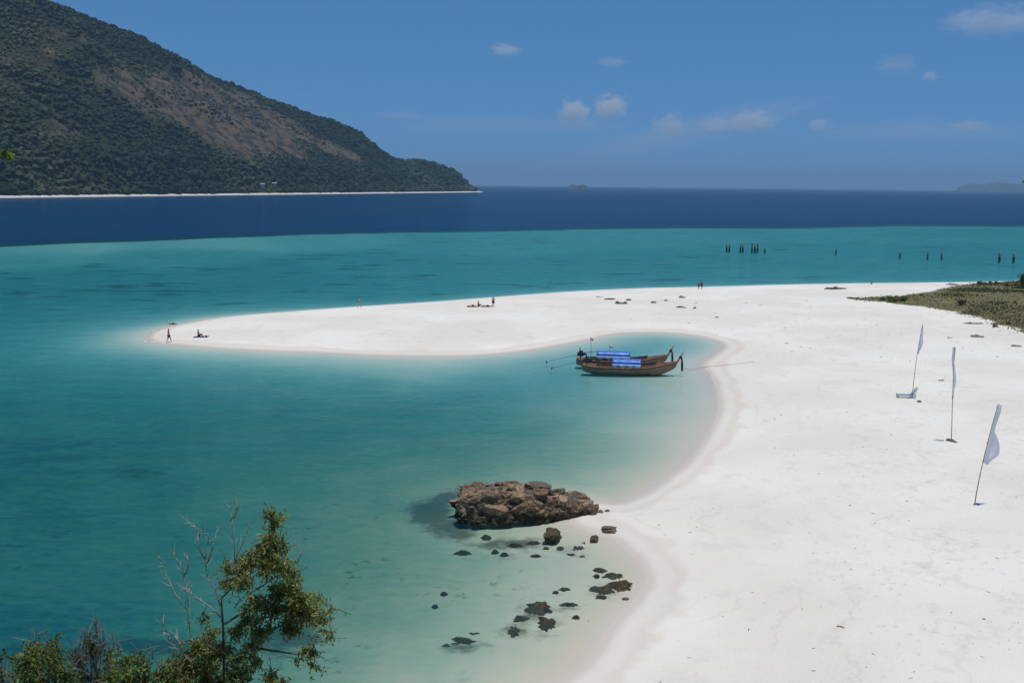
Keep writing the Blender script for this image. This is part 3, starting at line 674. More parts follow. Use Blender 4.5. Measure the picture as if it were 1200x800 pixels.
def rock(px, py, w, h, mat, lab, group=None, top=None, flat=.5, rz=None, seed=0, parts=1, cat='rock'):
    """a stone whose seen width is w px; top = height of its top above the water or sand"""
    p = place(px, py); sc = (p - Vector((0, 0, CAM_H))).length / FPX
    w *= 1.3; h *= 1.3; W_ = w * sc / 2; D_ = max(W_ * .55, h * sc * 1.2)
    rr = random.Random(seed * 31 + int(px) * 7 + int(py))
    V_, F_ = [], []
    for k in range(parts):
        v, f = CRAGS[rr.randrange(9)]; s_ = 1.0 if parts == 1 else rr.uniform(.42, .66)
        ox, oy = ((0, 0) if parts == 1 else (rr.uniform(-.55, .55) * W_, rr.uniform(-.55, .55) * D_)); a = rr.uniform(-.5, .5); ca, sa = math.cos(a), math.sin(a)
        H_ = max(flat * W_, .12) * s_
        if top is not None and p.z < 0: H_ = max(H_ * .7, (top - p.z) * .72)
        vx = v[:, 0] * W_ * s_ * 1.15; vy = v[:, 1] * D_ * s_ * 1.15
        tz = (top if top is not None else H_) * (1 if k == 0 else rr.uniform(.5, 1.0)) 
        V_.append(np.stack([ox + vx * ca - vy * sa, oy + vx * sa + vy * ca, v[:, 2] * H_ + tz - H_ * .8], 1)); F_.append((f, len(v)))
    off = 0; F2 = []
    for f, ln_ in F_: F2 += [tuple(i + off for i in q) for q in f]; off += ln_
    base = max(p.z, 0) if top is not None and p.z < 0 else p.z
    o = mesh_obj('rock', np.concatenate(V_), F2, mat); o.location = (p.x, p.y, base); o.rotation_euler = (0, 0, rz or 0)
    return tag(o, lab, cat, group)
def reef_rock(px, py, w, h, mat, lab, group=None, top=0.0, lobes=5, seed=0):
    """low ragged rock crusted with weed: an uneven cap of many small bosses with a torn outline"""
    p = place(px, py); sc = (p - Vector((0, 0, CAM_H))).length / FPX; W_ = w * sc * .68; D_ = max(h * sc * 1.75, W_ * .4)
    so = Vector((px * .37, py * .61, seed)); V_ = []; nr, na_ = 9, 44; bot = min(p.z, 0) - .12 if p.z < .05 else -.06
    base = p.z if p.z > .05 else 0.0
    if p.z < -.3: top = min(top, p.z + .22)
    V_.append((0, 0, top))
    for j in range(1, nr + 1):
        q = j / nr
        for i_ in range(na_):
            a = i_ * 2 * math.pi / na_; d = Vector((math.cos(a), math.sin(a), 0))
            rr_ = 1 + .5 * mnoise.noise(d * 1.3 + so) + .42 * mnoise.noise(d * 3.1 + so) + .34 * mnoise.noise(d * 7.5 + so)
            x, y = d.x * W_ * rr_ * q, d.y * D_ * rr_ * q
            hz_ = top + .10 * W_ * mnoise.noise(Vector((x, y, 0)) * 2.2 + so) + .06 * mnoise.noise(Vector((x, y, 3)) * 7 + so) - .05 * q
            k = smooth01(np.array(q), .2, 1.02)
            V_.append((x, y, hz_ * (1 - float(k)) + bot * float(k)))
    F_ = [(0, 1 + i_, 1 + (i_ + 1) % na_) for i_ in range(na_)] + [(1 + (j - 1) * na_ + i_, 1 + j * na_ + i_, 1 + j * na_ + (i_ + 1) % na_, 1 + (j - 1) * na_ + (i_ + 1) % na_) for j in range(1, nr) for i_ in range(na_)]
    o = mesh_obj('rock', V_, F_, mat); o.location = (p.x, p.y, base); return tag(o, lab, 'rock', group)
rock(647, 633, 21, 14, m_drock, 'dark pyramid shaped rock standing against the foot of the outcrop', top=.55, flat=.8)
rock(719, 619, 34, 9, m_brock, 'long flat brown rock lying on the sand between outcrop and beach', flat=.42, rz=.25, seed=2, parts=2)
rock(696, 633, 11, 8, m_drock, 'small round dark rock at the wet sand below the flat brown rock', top=.16, flat=.6)
reef_rock(731, 687, 28, 14, m_drock, 'largest weedy rock at the edge of the wet sand, dry on top', top=0.153)
reef_rock(708, 691, 30, 12, m_drock, 'brown weedy rock awash, joined to the dry topped one', top=0.045)
reef_rock(706, 700, 16, 6, m_drock, 'small brown lobe of rock just below the awash one', top=0.018)
reef_rock(720, 675, 24, 7, m_drock, 'brown rock awash just above the dry topped one', top=0.045)
reef_rock(704, 669, 18, 5, m_drock, 'thin dark slab farthest up the weedy group by the wet sand', top=0.023)
reef_rock(699, 676, 8, 5, m_drock, 'little dark stone tucked under the thin slab', top=0.013)
reef_rock(633, 713, 33, 17, m_drock, 'largest brown weedy rock out in the clear shallows', top=0.045)
reef_rock(641, 731, 21, 14, m_drock, 'brown rock with a ragged edge just inshore of the largest weedy one', top=0.032)
reef_rock(611, 725, 22, 9, m_drock, 'dark drowned rock between two larger weedy ones', top=-.12)
reef_rock(602, 740, 19, 17, m_drock, 'greyish drowned rock at the outer end of the weedy cluster', top=-.15)
reef_rock(668, 709, 22, 5, m_drock, 'thin drowned slab pointing to the beach from the weedy cluster', top=-.02)
reef_rock(675, 724, 11, 4, m_drock, 'single small brown stone lying alone in pale shallows', top=0.023)
reef_rock(545, 751, 42, 9, m_drock, 'long low drowned reef rock far out in the shallows', top=-.20)
reef_rock(523, 756, 14, 5, m_drock, 'small outer end of the long drowned reef rock', top=-.28)
reef_rock(556, 742, 16, 4, m_drock, 'small drowned stone behind the long reef rock', top=-.25)
rock(733, 702, 9, 2.5, m_brock, 'little brown flake lying on the wet sand', flat=.3)
rock(707, 599, 13, 5, m_brock, 'loose pale rubble at the landward end of the outcrop', flat=.4, parts=4)
SMALL = [(657, 643, 12, 5, 'narrow dark stone closest to the pyramid rock'), (678, 642, 20, 6, 'widest dark slab in the loose band beside the pyramid rock'), (684, 636, 9, 4, 'small stone between the widest slab and the small round rock'), (669, 650, 11, 4, 'lumpy stone on the deeper side of the widest slab'),
         (682, 652, 10, 3, 'thin sliver of stone beside the lumpy one, towards the beach'), (628, 652, 13, 3, 'faint flat stone out from the pyramid rock'), (591, 651, 11, 3, 'faint small stone drowned off the middle of the outcrop'), (543, 649, 20, 4, 'wide faint slab drowned off the seaward end of the outcrop'),
         (580, 648, 9, 3, 'tiny faint stone next to the one off the middle of the outcrop'), (662, 691, 15, 4, 'thin dark sliver of rock between the two weedy rock groups'), (651, 695, 8, 2.5, 'tiny stone beside the thin dark sliver'), (625, 637, 20, 4, 'dark rubble slab drowned beside the pyramid rock at the outcrop foot'),
         (604, 640, 16, 4, 'dark rubble slab drowned below the middle of the outcrop'), (570, 631, 14, 5, 'dark rubble slab drowned below the seaward half of the outcrop'), (640, 643, 9, 3, 'tiny dark stone right under the pyramid rock'), (520, 697, 9, 3, 'tiny faint stone alone in green water, nearer the outcrop'),
         (510, 712, 8, 2.5, 'tiny faint stone alone in green water, nearer the long reef rock'), (690, 727, 5, 2, 'tiny brown stone on the pale bottom by the wet sand')]
SLAB = {q: q for *_, q in SMALL}
for i, (a, b_, w_, h_, q_) in enumerate(SMALL):
    reef_rock(a, b_, w_, h_, m_drock, SLAB[q_], 'small weedy stones scattered in the shallows', top=random.uniform(-.09, .0), seed=i)

# ------------------------------------------------------------------ driftwood and wrack on the sand
m_drift = simple_mat('driftwood', (.20, .16, .12), .9, .35, 3.0, .02); m_pale = simple_mat('bleached_driftwood', (.36, .32, .28), .9, .25, 3.0, .02)
def log(px, py, w, lab, thick=.16, rz=0.0, mat=None, stubs=2, group='driftwood on the sand', pile=False):
    thick *= .62; w *= .92
    p = place(px, py); sc = (p - Vector((0, 0, CAM_H))).length / FPX; L = w * sc; rr = random.Random(int(px * 3 + py))
    o = empty('driftwood', (p.x, p.y, p.z), rz); mat = mat or m_drift
    def piece(nm, x0, y0, z0, ln_, a, th):
        pts = []; k = 5
        for i in range(k):
            t = i / (k - 1) - .5
            pts.append((x0 + math.cos(a) * t * ln_ + rr.uniform(-.06, .06) * th * 4, y0 + math.sin(a) * t * ln_ + rr.uniform(-.5, .5) * th, z0 + rr.uniform(-.3, .4) * th ))
        mb = MB(); mb.tube(pts, [th * q for q in (.55, 1.0, 1.05, .85, .4)], 7); mb.build(nm, mat, o)
    piece('trunk', 0, 0, thick * .55, L, 0, thick)
    for i in range(stubs):
        piece('branch', rr.uniform(-.35, .35) * L, rr.uniform(-.3, .3) * thick * 3, thick * rr.uniform(.8, 2.2), L * rr.uniform(.25, .5), rr.uniform(-1.2, 1.2), thick * rr.uniform(.35, .7))
    if pile:
        v, f = CRAGS[3]; mesh_obj('root_plate', v * np.array([L * .16, L * .10, thick * 2.6]) + np.array([0, 0, thick * 1.2]), f, mat, o)
    return tag(o, lab, 'driftwood', group)
log(714.5, 351, 15, 'dark driftwood log with stubs, longest of those by the cove neck', .26, .2)
log(728, 356, 16, 'dark driftwood tangle lying in front of the longest log', .3, -.15, stubs=4)
log(737, 352, 9, 'short dark driftwood log beside the tangle', .26, .6)
log(703, 348, 10, 'thin bleached driftwood stick past the longest log', .12, .1, m_pale, 1)
log(766, 355, 7, 'short thick driftwood chunk alone on the spit', .28, .1, None, 1)
log(781, 352.5, 6, 'small bleached driftwood chunk beyond the lone thick one', .22, .3, m_pale, 1)
log(800, 349, 9, 'pale bleached driftwood heap close to the strait', .3, 0, m_pale, 3)
log(798, 360.5, 13, 'long thin driftwood branch near the cove head', .18, -.1)
log(814, 361.5, 5, 'stubby dark driftwood end near the thin branch', .24, .5, None, 1)
log(840, 372, 5, 'small driftwood stick closest to the cove head', .14, .1, None, 1)
log(979, 339, 27, 'big spreading driftwood stump with arms flat on the sand', .34, .05, None, 5, pile=True)
log(1021, 333, 5, 'small upright driftwood stump at the strait edge', .3, 1.2, None, 3, pile=True)
log(1000, 350, 16, 'dark driftwood log at the tip of the dune grass', .28, -.25, None, 3)
log(1022, 352, 26, 'thin bleached driftwood pole running into the dune grass', .14, -.1, m_pale, 1)
log(1120, 334, 22, 'long bleached driftwood trunk on the strait side of the dune', .26, -.35, m_pale, 3)
log(1139, 334, 8, 'forked driftwood branch standing up behind the dune', .2, .9, None, 4)
log(1145, 395, 14, 'stout short grey driftwood trunk lying clear on the sand', .36, -.42, m_pale, 0)
log(1191, 406, 11, 'bleached driftwood trunk nearer the far flag line and dune edge', .24, -.35, m_pale, 0)
log(1140, 379.5, 20, 'flat dark driftwood branch at the sandy foot of the dune', .16, -.2, None, 3)
log(1077.5, 471, 5, 'short dark driftwood block beside the pale blue lounger', .2, -.3, None, 0)
log(1113, 396, 6, 'thin dark driftwood stick between flags and dune', .1, -.2, None, 1)
log(1103, 446, 7, 'flat dark driftwood sliver between the two slimmer flags', .10, -.1, None, 1)
# small wrack scattered over the sand: nobody could count it
m_wrack = simple_mat('dry_wrack', (.16, .12, .085), .95, .4, 4.0)
wv = []; wf = []; rr = random.Random(12); k0 = 0
for i in range(190):
    px = rr.uniform(730, 1200); py = rr.uniform(345, 800)
    if rr.random() < .35: px, py = rr.uniform(760, 1200), rr.uniform(345, 420)
    p = G(px, py, .8)
    if float(sdf_poly(np.array([p.x]), np.array([p.y]), POLY)[0]) < 2.5: continue
    z = gz(p.x, p.y); s_ = rr.uniform(.012, .03) * (1 + p.y / 60) * (1.8 if rr.random() < .06 else 1); a = rr.uniform(0, 3.1)
    v, f = CRAGS[i % 9]; v = v[:12]; f = [q for q in f if max(q) < 12]
    ca, sa = math.cos(a), math.sin(a); e = rr.uniform(1.2, 4)
    pts = [(-e, -.6, 0), (e, -.8, 0), (e * .8, .9, 0), (-e * .7, .7, 0), (-e * .3, 0, .7), (e * .3, .1, .6)]
    wv += [(p.x + s_ * (x * ca - y * sa), p.y + s_ * (x * sa + y * ca), z - .01 + s_ * q) for x, y, q in pts]
    wf += [tuple(k0 + q for q in t) for t in ((0, 1, 5, 4), (1, 2, 5), (2, 3, 4, 5), (3, 0, 4))]; k0 += 6
o = mesh_obj('wrack', wv, wf, m_wrack); tag(o, 'scattered dry wrack and twigs strewn over the white sand', 'wrack', kind='stuff')
# ------------------------------------------------------------------ long-tail boats
def wood_mat(name, c1, c2, scale=1.2, bands=True):
    m, n, b = new_mat(name); tcn = nd(n, 'ShaderNodeTexCoord')
    mp = nd(n, 'ShaderNodeMapping'); n.links.new(tcn.outputs['Object'], mp.inputs[0]); mp.inputs['Scale'].default_value = (.35, 2, 5)
    f = noise(n, mp.outputs[0], scale * 2, 6, .65); f2 = noise(n, tcn.outputs['Object'], 1.3, 4, .6)
    c = mixc(n, mapr(n, f, .35, .65), c1, c2); c = mixc(n, mth(n, 'MULTIPLY', mapr(n, f2, .5, .7), .5), c, tuple(x * .55 for x in c1))
    n.links.new(c, b.inputs['Base Color']); b.inputs['Roughness'].default_value = .65
    bn = nd(n, 'ShaderNodeBump', i_Strength=.4, i_Distance=.02); n.links.new(f, bn.inputs['Height']); n.links.new(bn.outputs[0], b.inputs['Normal'])
    return m
m_hull = wood_mat('weathered_hull_planks', (.24, .13, .085), (.38, .24, .15)); m_red = wood_mat('red_brown_rail', (.32, .11, .07), (.44, .19, .12)); m_in = wood_mat('inner_planks', (.16, .105, .07), (.26, .18, .12))
m_boot = wood_mat('dark_bottom_paint', (.018, .02, .018), (.04, .042, .035))
m_tarp, n, b = new_mat('blue_tarpaulin'); tcn = nd(n, 'ShaderNodeTexCoord'); f = noise(n, tcn.outputs['Object'], 1.4, 4, .6)
n.links.new(mixc(n, mapr(n, f, .35, .65), (.028, .12, .50), (.06, .20, .66)), b.inputs['Base Color']); b.inputs['Roughness'].default_value = .33
m_tarpw = simple_mat('faded_tarp_edge', (.36, .50, .82), .4, .2, 3.0)
m_iron = simple_mat('oily_engine_iron', (.06, .058, .055), .45, .3, 5.0, spec=.5); m_sash = simple_mat('dark_red_sash', (.10, .018, .02), .8, .3, 6.0)
m_rope = simple_mat('grey_rope', (.28, .26, .22), .9, .2, 9.0); m_cloth = simple_mat('white_flag_rag', (.62, .60, .58), .8, .1, 5.0); m_pole = simple_mat('bamboo_pole', (.30, .21, .12), .7, .3, 3.0)
def hull_sec(t):
    # t 0 stern .. 1 bow: x, half beam, keel z, sheer z
    x = -5.3 + 10.4 * t
    bm_ = .95 * (1 - abs(t - .45) ** 2.4 * 2.3) if t < .86 else .95 * (1 - .41 ** 2.4 * 2.3) * max(.02, (1 - t) / .14) ** .8
    if t < .12: bm_ *= .82 + 1.5 * t
    kz = -.30 + max(0, t - .72) ** 2 * 13.0 + max(0, .12 - t) * 3.0
    sz = .62 + max(0, t - .45) ** 2.1 * 3.1 + max(0, .25 - t) ** 2 * 2.2
    return x, max(bm_, .03), kz, sz
def long_tail_boat(loc, rz, lab, tarp, pole_x, two_tone):
    o = empty('long_tail_boat', loc, rz); tag(o, lab, 'boat', 'long-tail boats moored side by side in the cove')
    N, M = 40, 7; rows = []
    for i in range(N + 1):
        x, hb_, kz, sz = hull_sec(i / N); r_ = []
        for j in range(-M, M + 1):
            q = j / M; a = abs(q)
            y = math.copysign(hb_ * (a ** .62), q) if j else 0
            z = kz + (sz - kz) * a ** 2.1
            lap = .018 * (1 if j % 2 else 0)
            rk = .35 * max(0, i / N - .86) / .14 * a                         # the stem rakes forward
            r_.append((x + rk, y + math.copysign(lap, q) if j else 0, z))
        rows.append(r_)
    K = 2 * M + 1
    faces = [(i * K + j, (i + 1) * K + j, (i + 1) * K + j + 1, i * K + j + 1) for i in range(N) for j in range(2 * M)]
    faces.append(tuple(range(K)))                                            # transom
    h = mesh_obj('hull', [p for r_ in rows for p in r_], faces, m_hull, o, False)
    h.data.materials.append(m_boot)
    for p in h.data.polygons:
        if p.center.z < .0: p.material_index = 1
    sm = h.modifiers.new('thickness', 'SOLIDIFY'); sm.thickness = .05; sm.offset = 0
    for sgn in (-1, 1):                                                      # rub rail, its red strake and the coaming above it
        pts = []; pts2 = []
        for i in range(0, N + 1):
            x, hb_, kz, sz = hull_sec(i / N); rk = .35 * max(0, i / N - .86) / .14
            pts.append((x + rk, sgn * (hb_ + .035), sz)); pts2.append((x + rk * .8, sgn * (hb_ * .965 + .045), sz - .17))
        mb = MB(); mb.tube(pts, .055, 6); mb.build('gunwale', m_red, o, True)
        mb = MB(); mb.tube(pts2, .035, 5); mb.build('rub_rail', m_red if two_tone else m_in, o, True)
        cp = [(x_, y_ * .93, z_ + .20 + .03) for x_, y_, z_ in pts[6:33]]
        mb = MB()
        for (a1, b1, c1), (a2, b2, c2) in zip(cp, cp[1:]): mb.add([(a1, b1, c1 - .24), (a2, b2, c2 - .24), (a2, b2, c2), (a1, b1, c1), (a1, b1 - sgn * .03, c1 - .24), (a2, b2 - sgn * .03, c2 - .24), (a2, b2 - sgn * .03, c2), (a1, b1 - sgn * .03, c1)], [(0, 1, 2, 3), (7, 6, 5, 4), (3, 2, 6, 7)])
        mb.build('coaming', m_in, o)
        for i in range(8, 33, 3):                                            # rib heads along the coaming
            x_, y_, z_ = pts[i]; mb = MB(); mb.box((x_, y_ * .93 - sgn * .03, z_ + .08), (.09, .07, .42)); mb.build('rib_head', m_hull, o)
    mb = MB(); x, hb_, kz, sz = hull_sec(1.0)
    mb.tube([(x + .0, 0, sz - .55), (x + .32, 0, sz - .05), (x + .62, 0, sz + .45), (x + 1.0, 0, sz + 1.15)], [.11, .12, .10, .07], 7); st = mb.build('stem_post', m_hull, o, True)
    mb = MB(); mb.tube([(x + .66, 0, sz + .50), (x + .80, 0, sz + .22), (x + .84, .02, sz - .35), (x + .86, -.02, sz - .95), (x + .85, 0, sz - 1.2)], [.10, .10, .14, .13, .05], 7); mb.build('sash', m_sash, st, True)
    mb = MB(); mb.tube([(x + .58, 0, sz + .36), (x + .72, 0, sz + .62)], .145, 8); mb.build('sash_wrap', m_sash, st, True)
    for tx in (.16, .3, .62, .76):                                           # thwarts
        x_, hb_, kz_, sz_ = hull_sec(tx); mb = MB(); mb.box((x_, 0, sz_ - .12), (.3, hb_ * 1.86, .05)); mb.build('thwart', m_in, o)
    mb = MB()
    for i in range(8, 33):
        x1, h1, k1, s1 = hull_sec(i / N); x2, h2, k2, s2 = hull_sec((i + 1) / N); mb.add([(x1, -h1 * .7, .12), (x2, -h2 * .7, .12), (x2, h2 * .7, .12), (x1, h1 * .7, .12)], [(0, 1, 2, 3)])
    mb.build('floor_boards', m_in, o)
    x0, x1, zt = tarp; can = None                                             # canopy
    vs = []; nx_, ny_ = 14, 8
    for i in range(nx_ + 1):
        for j in range(ny_ + 1):
            u = i / nx_; w = j / ny_ * 2 - 1
            z = zt + .22 * (1 - w * w) - .05 * math.sin(u * 9.4) ** 2 * (1 - abs(w)) - (.28 * max(0, abs(w) - .8) / .2) + random.uniform(-.012, .012)
            vs.append((x0 + (x1 - x0) * u, w * .98, z))
    fs = [(i * (ny_ + 1) + j, (i + 1) * (ny_ + 1) + j, (i + 1) * (ny_ + 1) + j + 1, i * (ny_ + 1) + j + 1) for i in range(nx_) for j in range(ny_)]
    can = mesh_obj('canopy', vs, fs, m_tarp, o, True); sm = can.modifiers.new('thickness', 'SOLIDIFY'); sm.thickness = .015
    for sgn in (-1, 1):
        vs = [(x0 + (x1 - x0) * i / 14, sgn * (.985 + .03 * math.sin(i * 2.1)), zt - .26 - dz * (.34 + .10 * math.sin(i * 1.7 + sgn))) for i in range(15) for dz in (0, 1)]
        mesh_obj('canopy_valance', vs, [(2 * i, 2 * i + 2, 2 * i + 3, 2 * i + 1) for i in range(14)], m_tarpw, can, True).modifiers.new('thickness', 'SOLIDIFY').thickness = .012
    for px_ in (x0 + .1, (x0 + x1) / 2, x1 - .1):
        for sgn in (-1, 1):
            mb = MB(); mb.tube([(px_, sgn * .86, .5), (px_, sgn * .92, zt - .05)], .035, 6); mb.build('canopy_post', m_in, o)
    # engine on its pivot with the long propeller shaft trailing aft
    xe, he, ke, se = hull_sec(.03); e = empty('engine'); e.parent = o
    COL.objects.unlink(e); bpy.data.objects.remove(e)
    mb = MB(); mb.box((xe + .15, 0, se + .50), (.75, .46, .42)); mb.box((xe + .2, 0, se + .80), (.45, .34, .28)); mb.box((xe + .62, 0, se + .55), (.25, .36, .34)); mb.tube([(xe + .1, .2, se + .8), (xe + .05, .3, se + 1.25)], .06, 7); mb.tube([(xe + .15, 0, se - .1), (xe + .15, 0, se + .32)], .08, 7)
    eng = mb.build('engine', m_iron, o)
    mb = MB(); mb.tube([(xe - .1, 0, se + .42), (xe - 2.0, .1, se - .02), (xe - 3.9, .2, .10)], [.032, .02, .014], 5); sh = mb.build('propeller_shaft', m_iron, eng)
    mb = MB()
    for k in range(2):
        a = k * math.pi + .5; d = Vector((0, math.cos(a), math.sin(a))); c0 = Vector((xe - 3.9, .2, .12))
        mb.add([c0 + d * .02 + Vector((.03, 0, 0)), c0 + d * .2 + Vector((.08, .06, 0)), c0 + d * .36, c0 + d * .2 + Vector((-.08, -.06, 0))], [(0, 1, 2, 3)])
    mb.tube([(xe - 3.8, .2, .13), (xe - 4.0, .2, .09)], .06, 6); mb.build('propeller', m_iron, sh)
    mb = MB(); mb.tube([(xe + .5, 0, se + .62), (xe + 1.6, .05, se + .85), (xe + 2.3, .06, se + .78)], .03, 6); mb.build('tiller', m_iron, eng)
    mb = MB(); mb.tube([(pole_x, .5, .4), (pole_x - .05, .5, zt + .9), (pole_x - .12, .5, zt + 1.75)], [.03, .025, .018], 6); fp = mb.build('flag_pole', m_pole, o)
    vs = [(pole_x - .12 + .36 * i / 5 * (1 if k else .9), .5 + .07 * math.sin(i * 1.6), zt + 1.72 - .34 * k - .05 * i * .4) for i in range(6) for k in (0, 1)]
    mesh_obj('pennant', vs, [(2 * i, 2 * i + 2, 2 * i + 3, 2 * i + 1) for i in range(5)], m_cloth, fp, True).modifiers.new('thickness', 'SOLIDIFY').thickness = .01
    return o
bA = G(737, 436.5); bB = G(728, 428.5)
long_tail_boat((bA.x, bA.y, .02), R(-9), 'weathered brown long-tail boat on the camera side of the pair, short blue canopy', (-1.9, 1.35, 1.35), -2.2, True)
long_tail_boat((bB.x, bB.y, .02), R(-7), 'reddish brown long-tail boat moored behind, longer blue canopy and tall prow', (-2.9, 1.0, 1.5), -3.6, False)
def rope(pts, r, lab):
    mb = MB(); mb.tube(pts, r, 5); o = mb.build('mooring_rope', m_rope); return tag(o, lab, 'rope')
def bow_world(b0, rz): return Vector((b0.x + 5.1 * math.cos(rz), b0.y + 5.1 * math.sin(rz), 1.0))
q0 = bow_world(bA, R(-9)); q2 = place(826, 430); q3 = place(883, 424)
mid = [q0.lerp(q2, t) for t in (.25, .5, .75)]
for i, m_ in enumerate(mid): m_.z = [.55, .12, .05][i]
q2.z += .03; qm = place(850, 428, .03)
rope([q0, *mid, q2, qm, q3 + Vector((0, 0, .02))], .02, 'grey mooring rope running from the boat prow up onto the sand')

# ------------------------------------------------------------------ beach flags
m_flag, n, b = new_mat('lilac_white_flag_cloth')
tcn = nd(n, 'ShaderNodeTexCoord'); f = noise(n, tcn.outputs['Object'], 1.2, 4, .6)
fc = mixc(n, f, (.86, .86, .92), (.92, .92, .95)); n.links.new(fc, b.inputs['Base Color']); b.inputs['Roughness'].default_value = .8
tl = nd(n, 'ShaderNodeBsdfTranslucent'); n.links.new(fc, tl.inputs[0]); mx = nd(n, 'ShaderNodeMixShader'); mx.inputs[0].default_value = .5
n.links.new(b.outputs[0], mx.inputs[1]); n.links.new(tl.outputs[0], mx.inputs[2]); n.links.new(mx.outputs[0], n.nodes['Material Output'].inputs[0])
def beach_flag(base_px, top_px, t0, t1, width, wind, lab, seed, sag=.0):
    b0 = place(*base_px); t_ = P(*top_px, b0.y - .6 if seed != 2 else b0.y - .2); o = empty('beach_flag', b0)
    ax_ = t_ - b0; L = ax_.length; side = Vector((math.cos(wind), math.sin(wind), 0)); rr = random.Random(seed)
    bend = side * .05 * L
    pt = lambda t: ax_ * t + bend * (t * t - t) * 1.6
    mb = MB(); mb.tube([pt(i / 10) - Vector((0, 0, .4 if i == 0 else 0)) for i in range(11)], [.035 - .022 * i / 10 for i in range(11)], 7); pole = mb.build('pole', m_pole, o, True)
    ny_, nx_ = 26, 7; vs = []
    for j in range(ny_ + 1):
        v = j / ny_; t = t1 - (t1 - t0) * v; c = pt(t)
        wd = width * (.12 + .88 * min(1, v * 1.7)) * (1 - .5 * max(0, v - .8) / .2 * rr.uniform(.9, 1.0)) * (1 + .12 * math.sin(v * 9 + seed))
        for i in range(nx_ + 1):
            u = i / nx_
            fold = .13 * width * math.sin(u * 5.2 + v * 7 + seed) * u + .07 * math.sin(u * 11 + v * 3.0 + seed * 2) * u
            vs.append(c + side * (wd * u * (1 - .12 * u)) + Vector((-side.y, side.x, 0)) * fold * 1.6 - Vector((0, 0, (.35 + sag) * wd * u * u + .04 * math.sin(v * 20) * u)))
    fs = [(j * (nx_ + 1) + i, j * (nx_ + 1) + i + 1, (j + 1) * (nx_ + 1) + i + 1, (j + 1) * (nx_ + 1) + i) for j in range(ny_) for i in range(nx_)]
    mesh_obj('banner', vs, fs, m_flag, o, True)
    for k in range(4):
        c = pt(t0 + (t1 - t0) * (.05 + .3 * k)); mb = MB(); mb.tube([c - Vector((0, 0, .03)), c + Vector((0, 0, .03))], .042, 7); mb.build('tie', m_rope, pole)
    return tag(o, lab, 'flag', 'tall banner flags planted along the beach')
beach_flag((1142, 590), (1170, 472), .41, .985, 1.05, R(25), 'tall banner flag leaning seaward with its broad lilac cloth blown open', 1)
beach_flag((1115, 516), (1118.5, 405), .45, .985, .42, R(60), 'middle banner flag standing straight, cloth seen thin and edge on', 2)
beach_flag((1069, 466), (1081.5, 379), .60, .98, .34, R(20), 'banner flag with short ragged cloth, planted by the pale blue lounger', 3, .5)
# stones round the foot of the middle flag
for i, (a, b_, w_) in enumerate([(1113.6, 516.5, 5), (1116.3, 517.2, 3.5)]): rock(a, b_, w_, 4, m_brock, ['larger dark stone holding the foot of the middle flag pole', 'smaller dark stone holding the foot of the middle flag pole'][i], flat=.7)
# pale blue lounger
m_pblue = simple_mat('faded_blue_paint', (.34, .50, .62), .6, .2, 6.0); m_gr = simple_mat('grey_weathered_wood', (.22, .22, .24), .8, .25, 6.0)
lp = place(1061.5, 465.5); lg = empty('beach_lounger', lp, R(-8)); tag(lg, 'low pale blue slatted beach lounger with its back raised, by a flag pole', 'lounger')
for sgn in (-1, 1):
    mb = MB(); mb.box((0, sgn * .32, .26), (1.75, .06, .08)); mb.build('side_rail', m_pblue, lg)
    for x_ in (-.78, .5):
        mb = MB(); mb.box((x_, sgn * .32, .11), (.07, .07, .24)); mb.build('leg', m_gr, lg)
for i in range(9):
    mb = MB(); mb.box((-.8 + i * .145, 0, .315), (.11, .62, .025)); mb.build('slat', m_pblue, lg)
rot = Matrix.Rotation(R(-52), 3, 'Y'); hinge = Vector((.45, 0, .32))
for i in range(5):
    mb = MB(); mb.box(hinge + rot @ Vector((.1 + i * .17, 0, .01)), (.11, .6, .025), rot); mb.build('back_slat', m_pblue, lg)
for sgn in (-1, 1):
    mb = MB(); mb.box(hinge + rot @ Vector((.45, sgn * .3, -.03)), (.95, .05, .05), rot); mb.build('back_rail', m_gr, lg)
    mb = MB(); mb.tube([hinge + rot @ Vector((.6, sgn * .3, -.05)), (.85, sgn * .3, .05)], .025, 6); mb.build('back_prop', m_gr, lg)
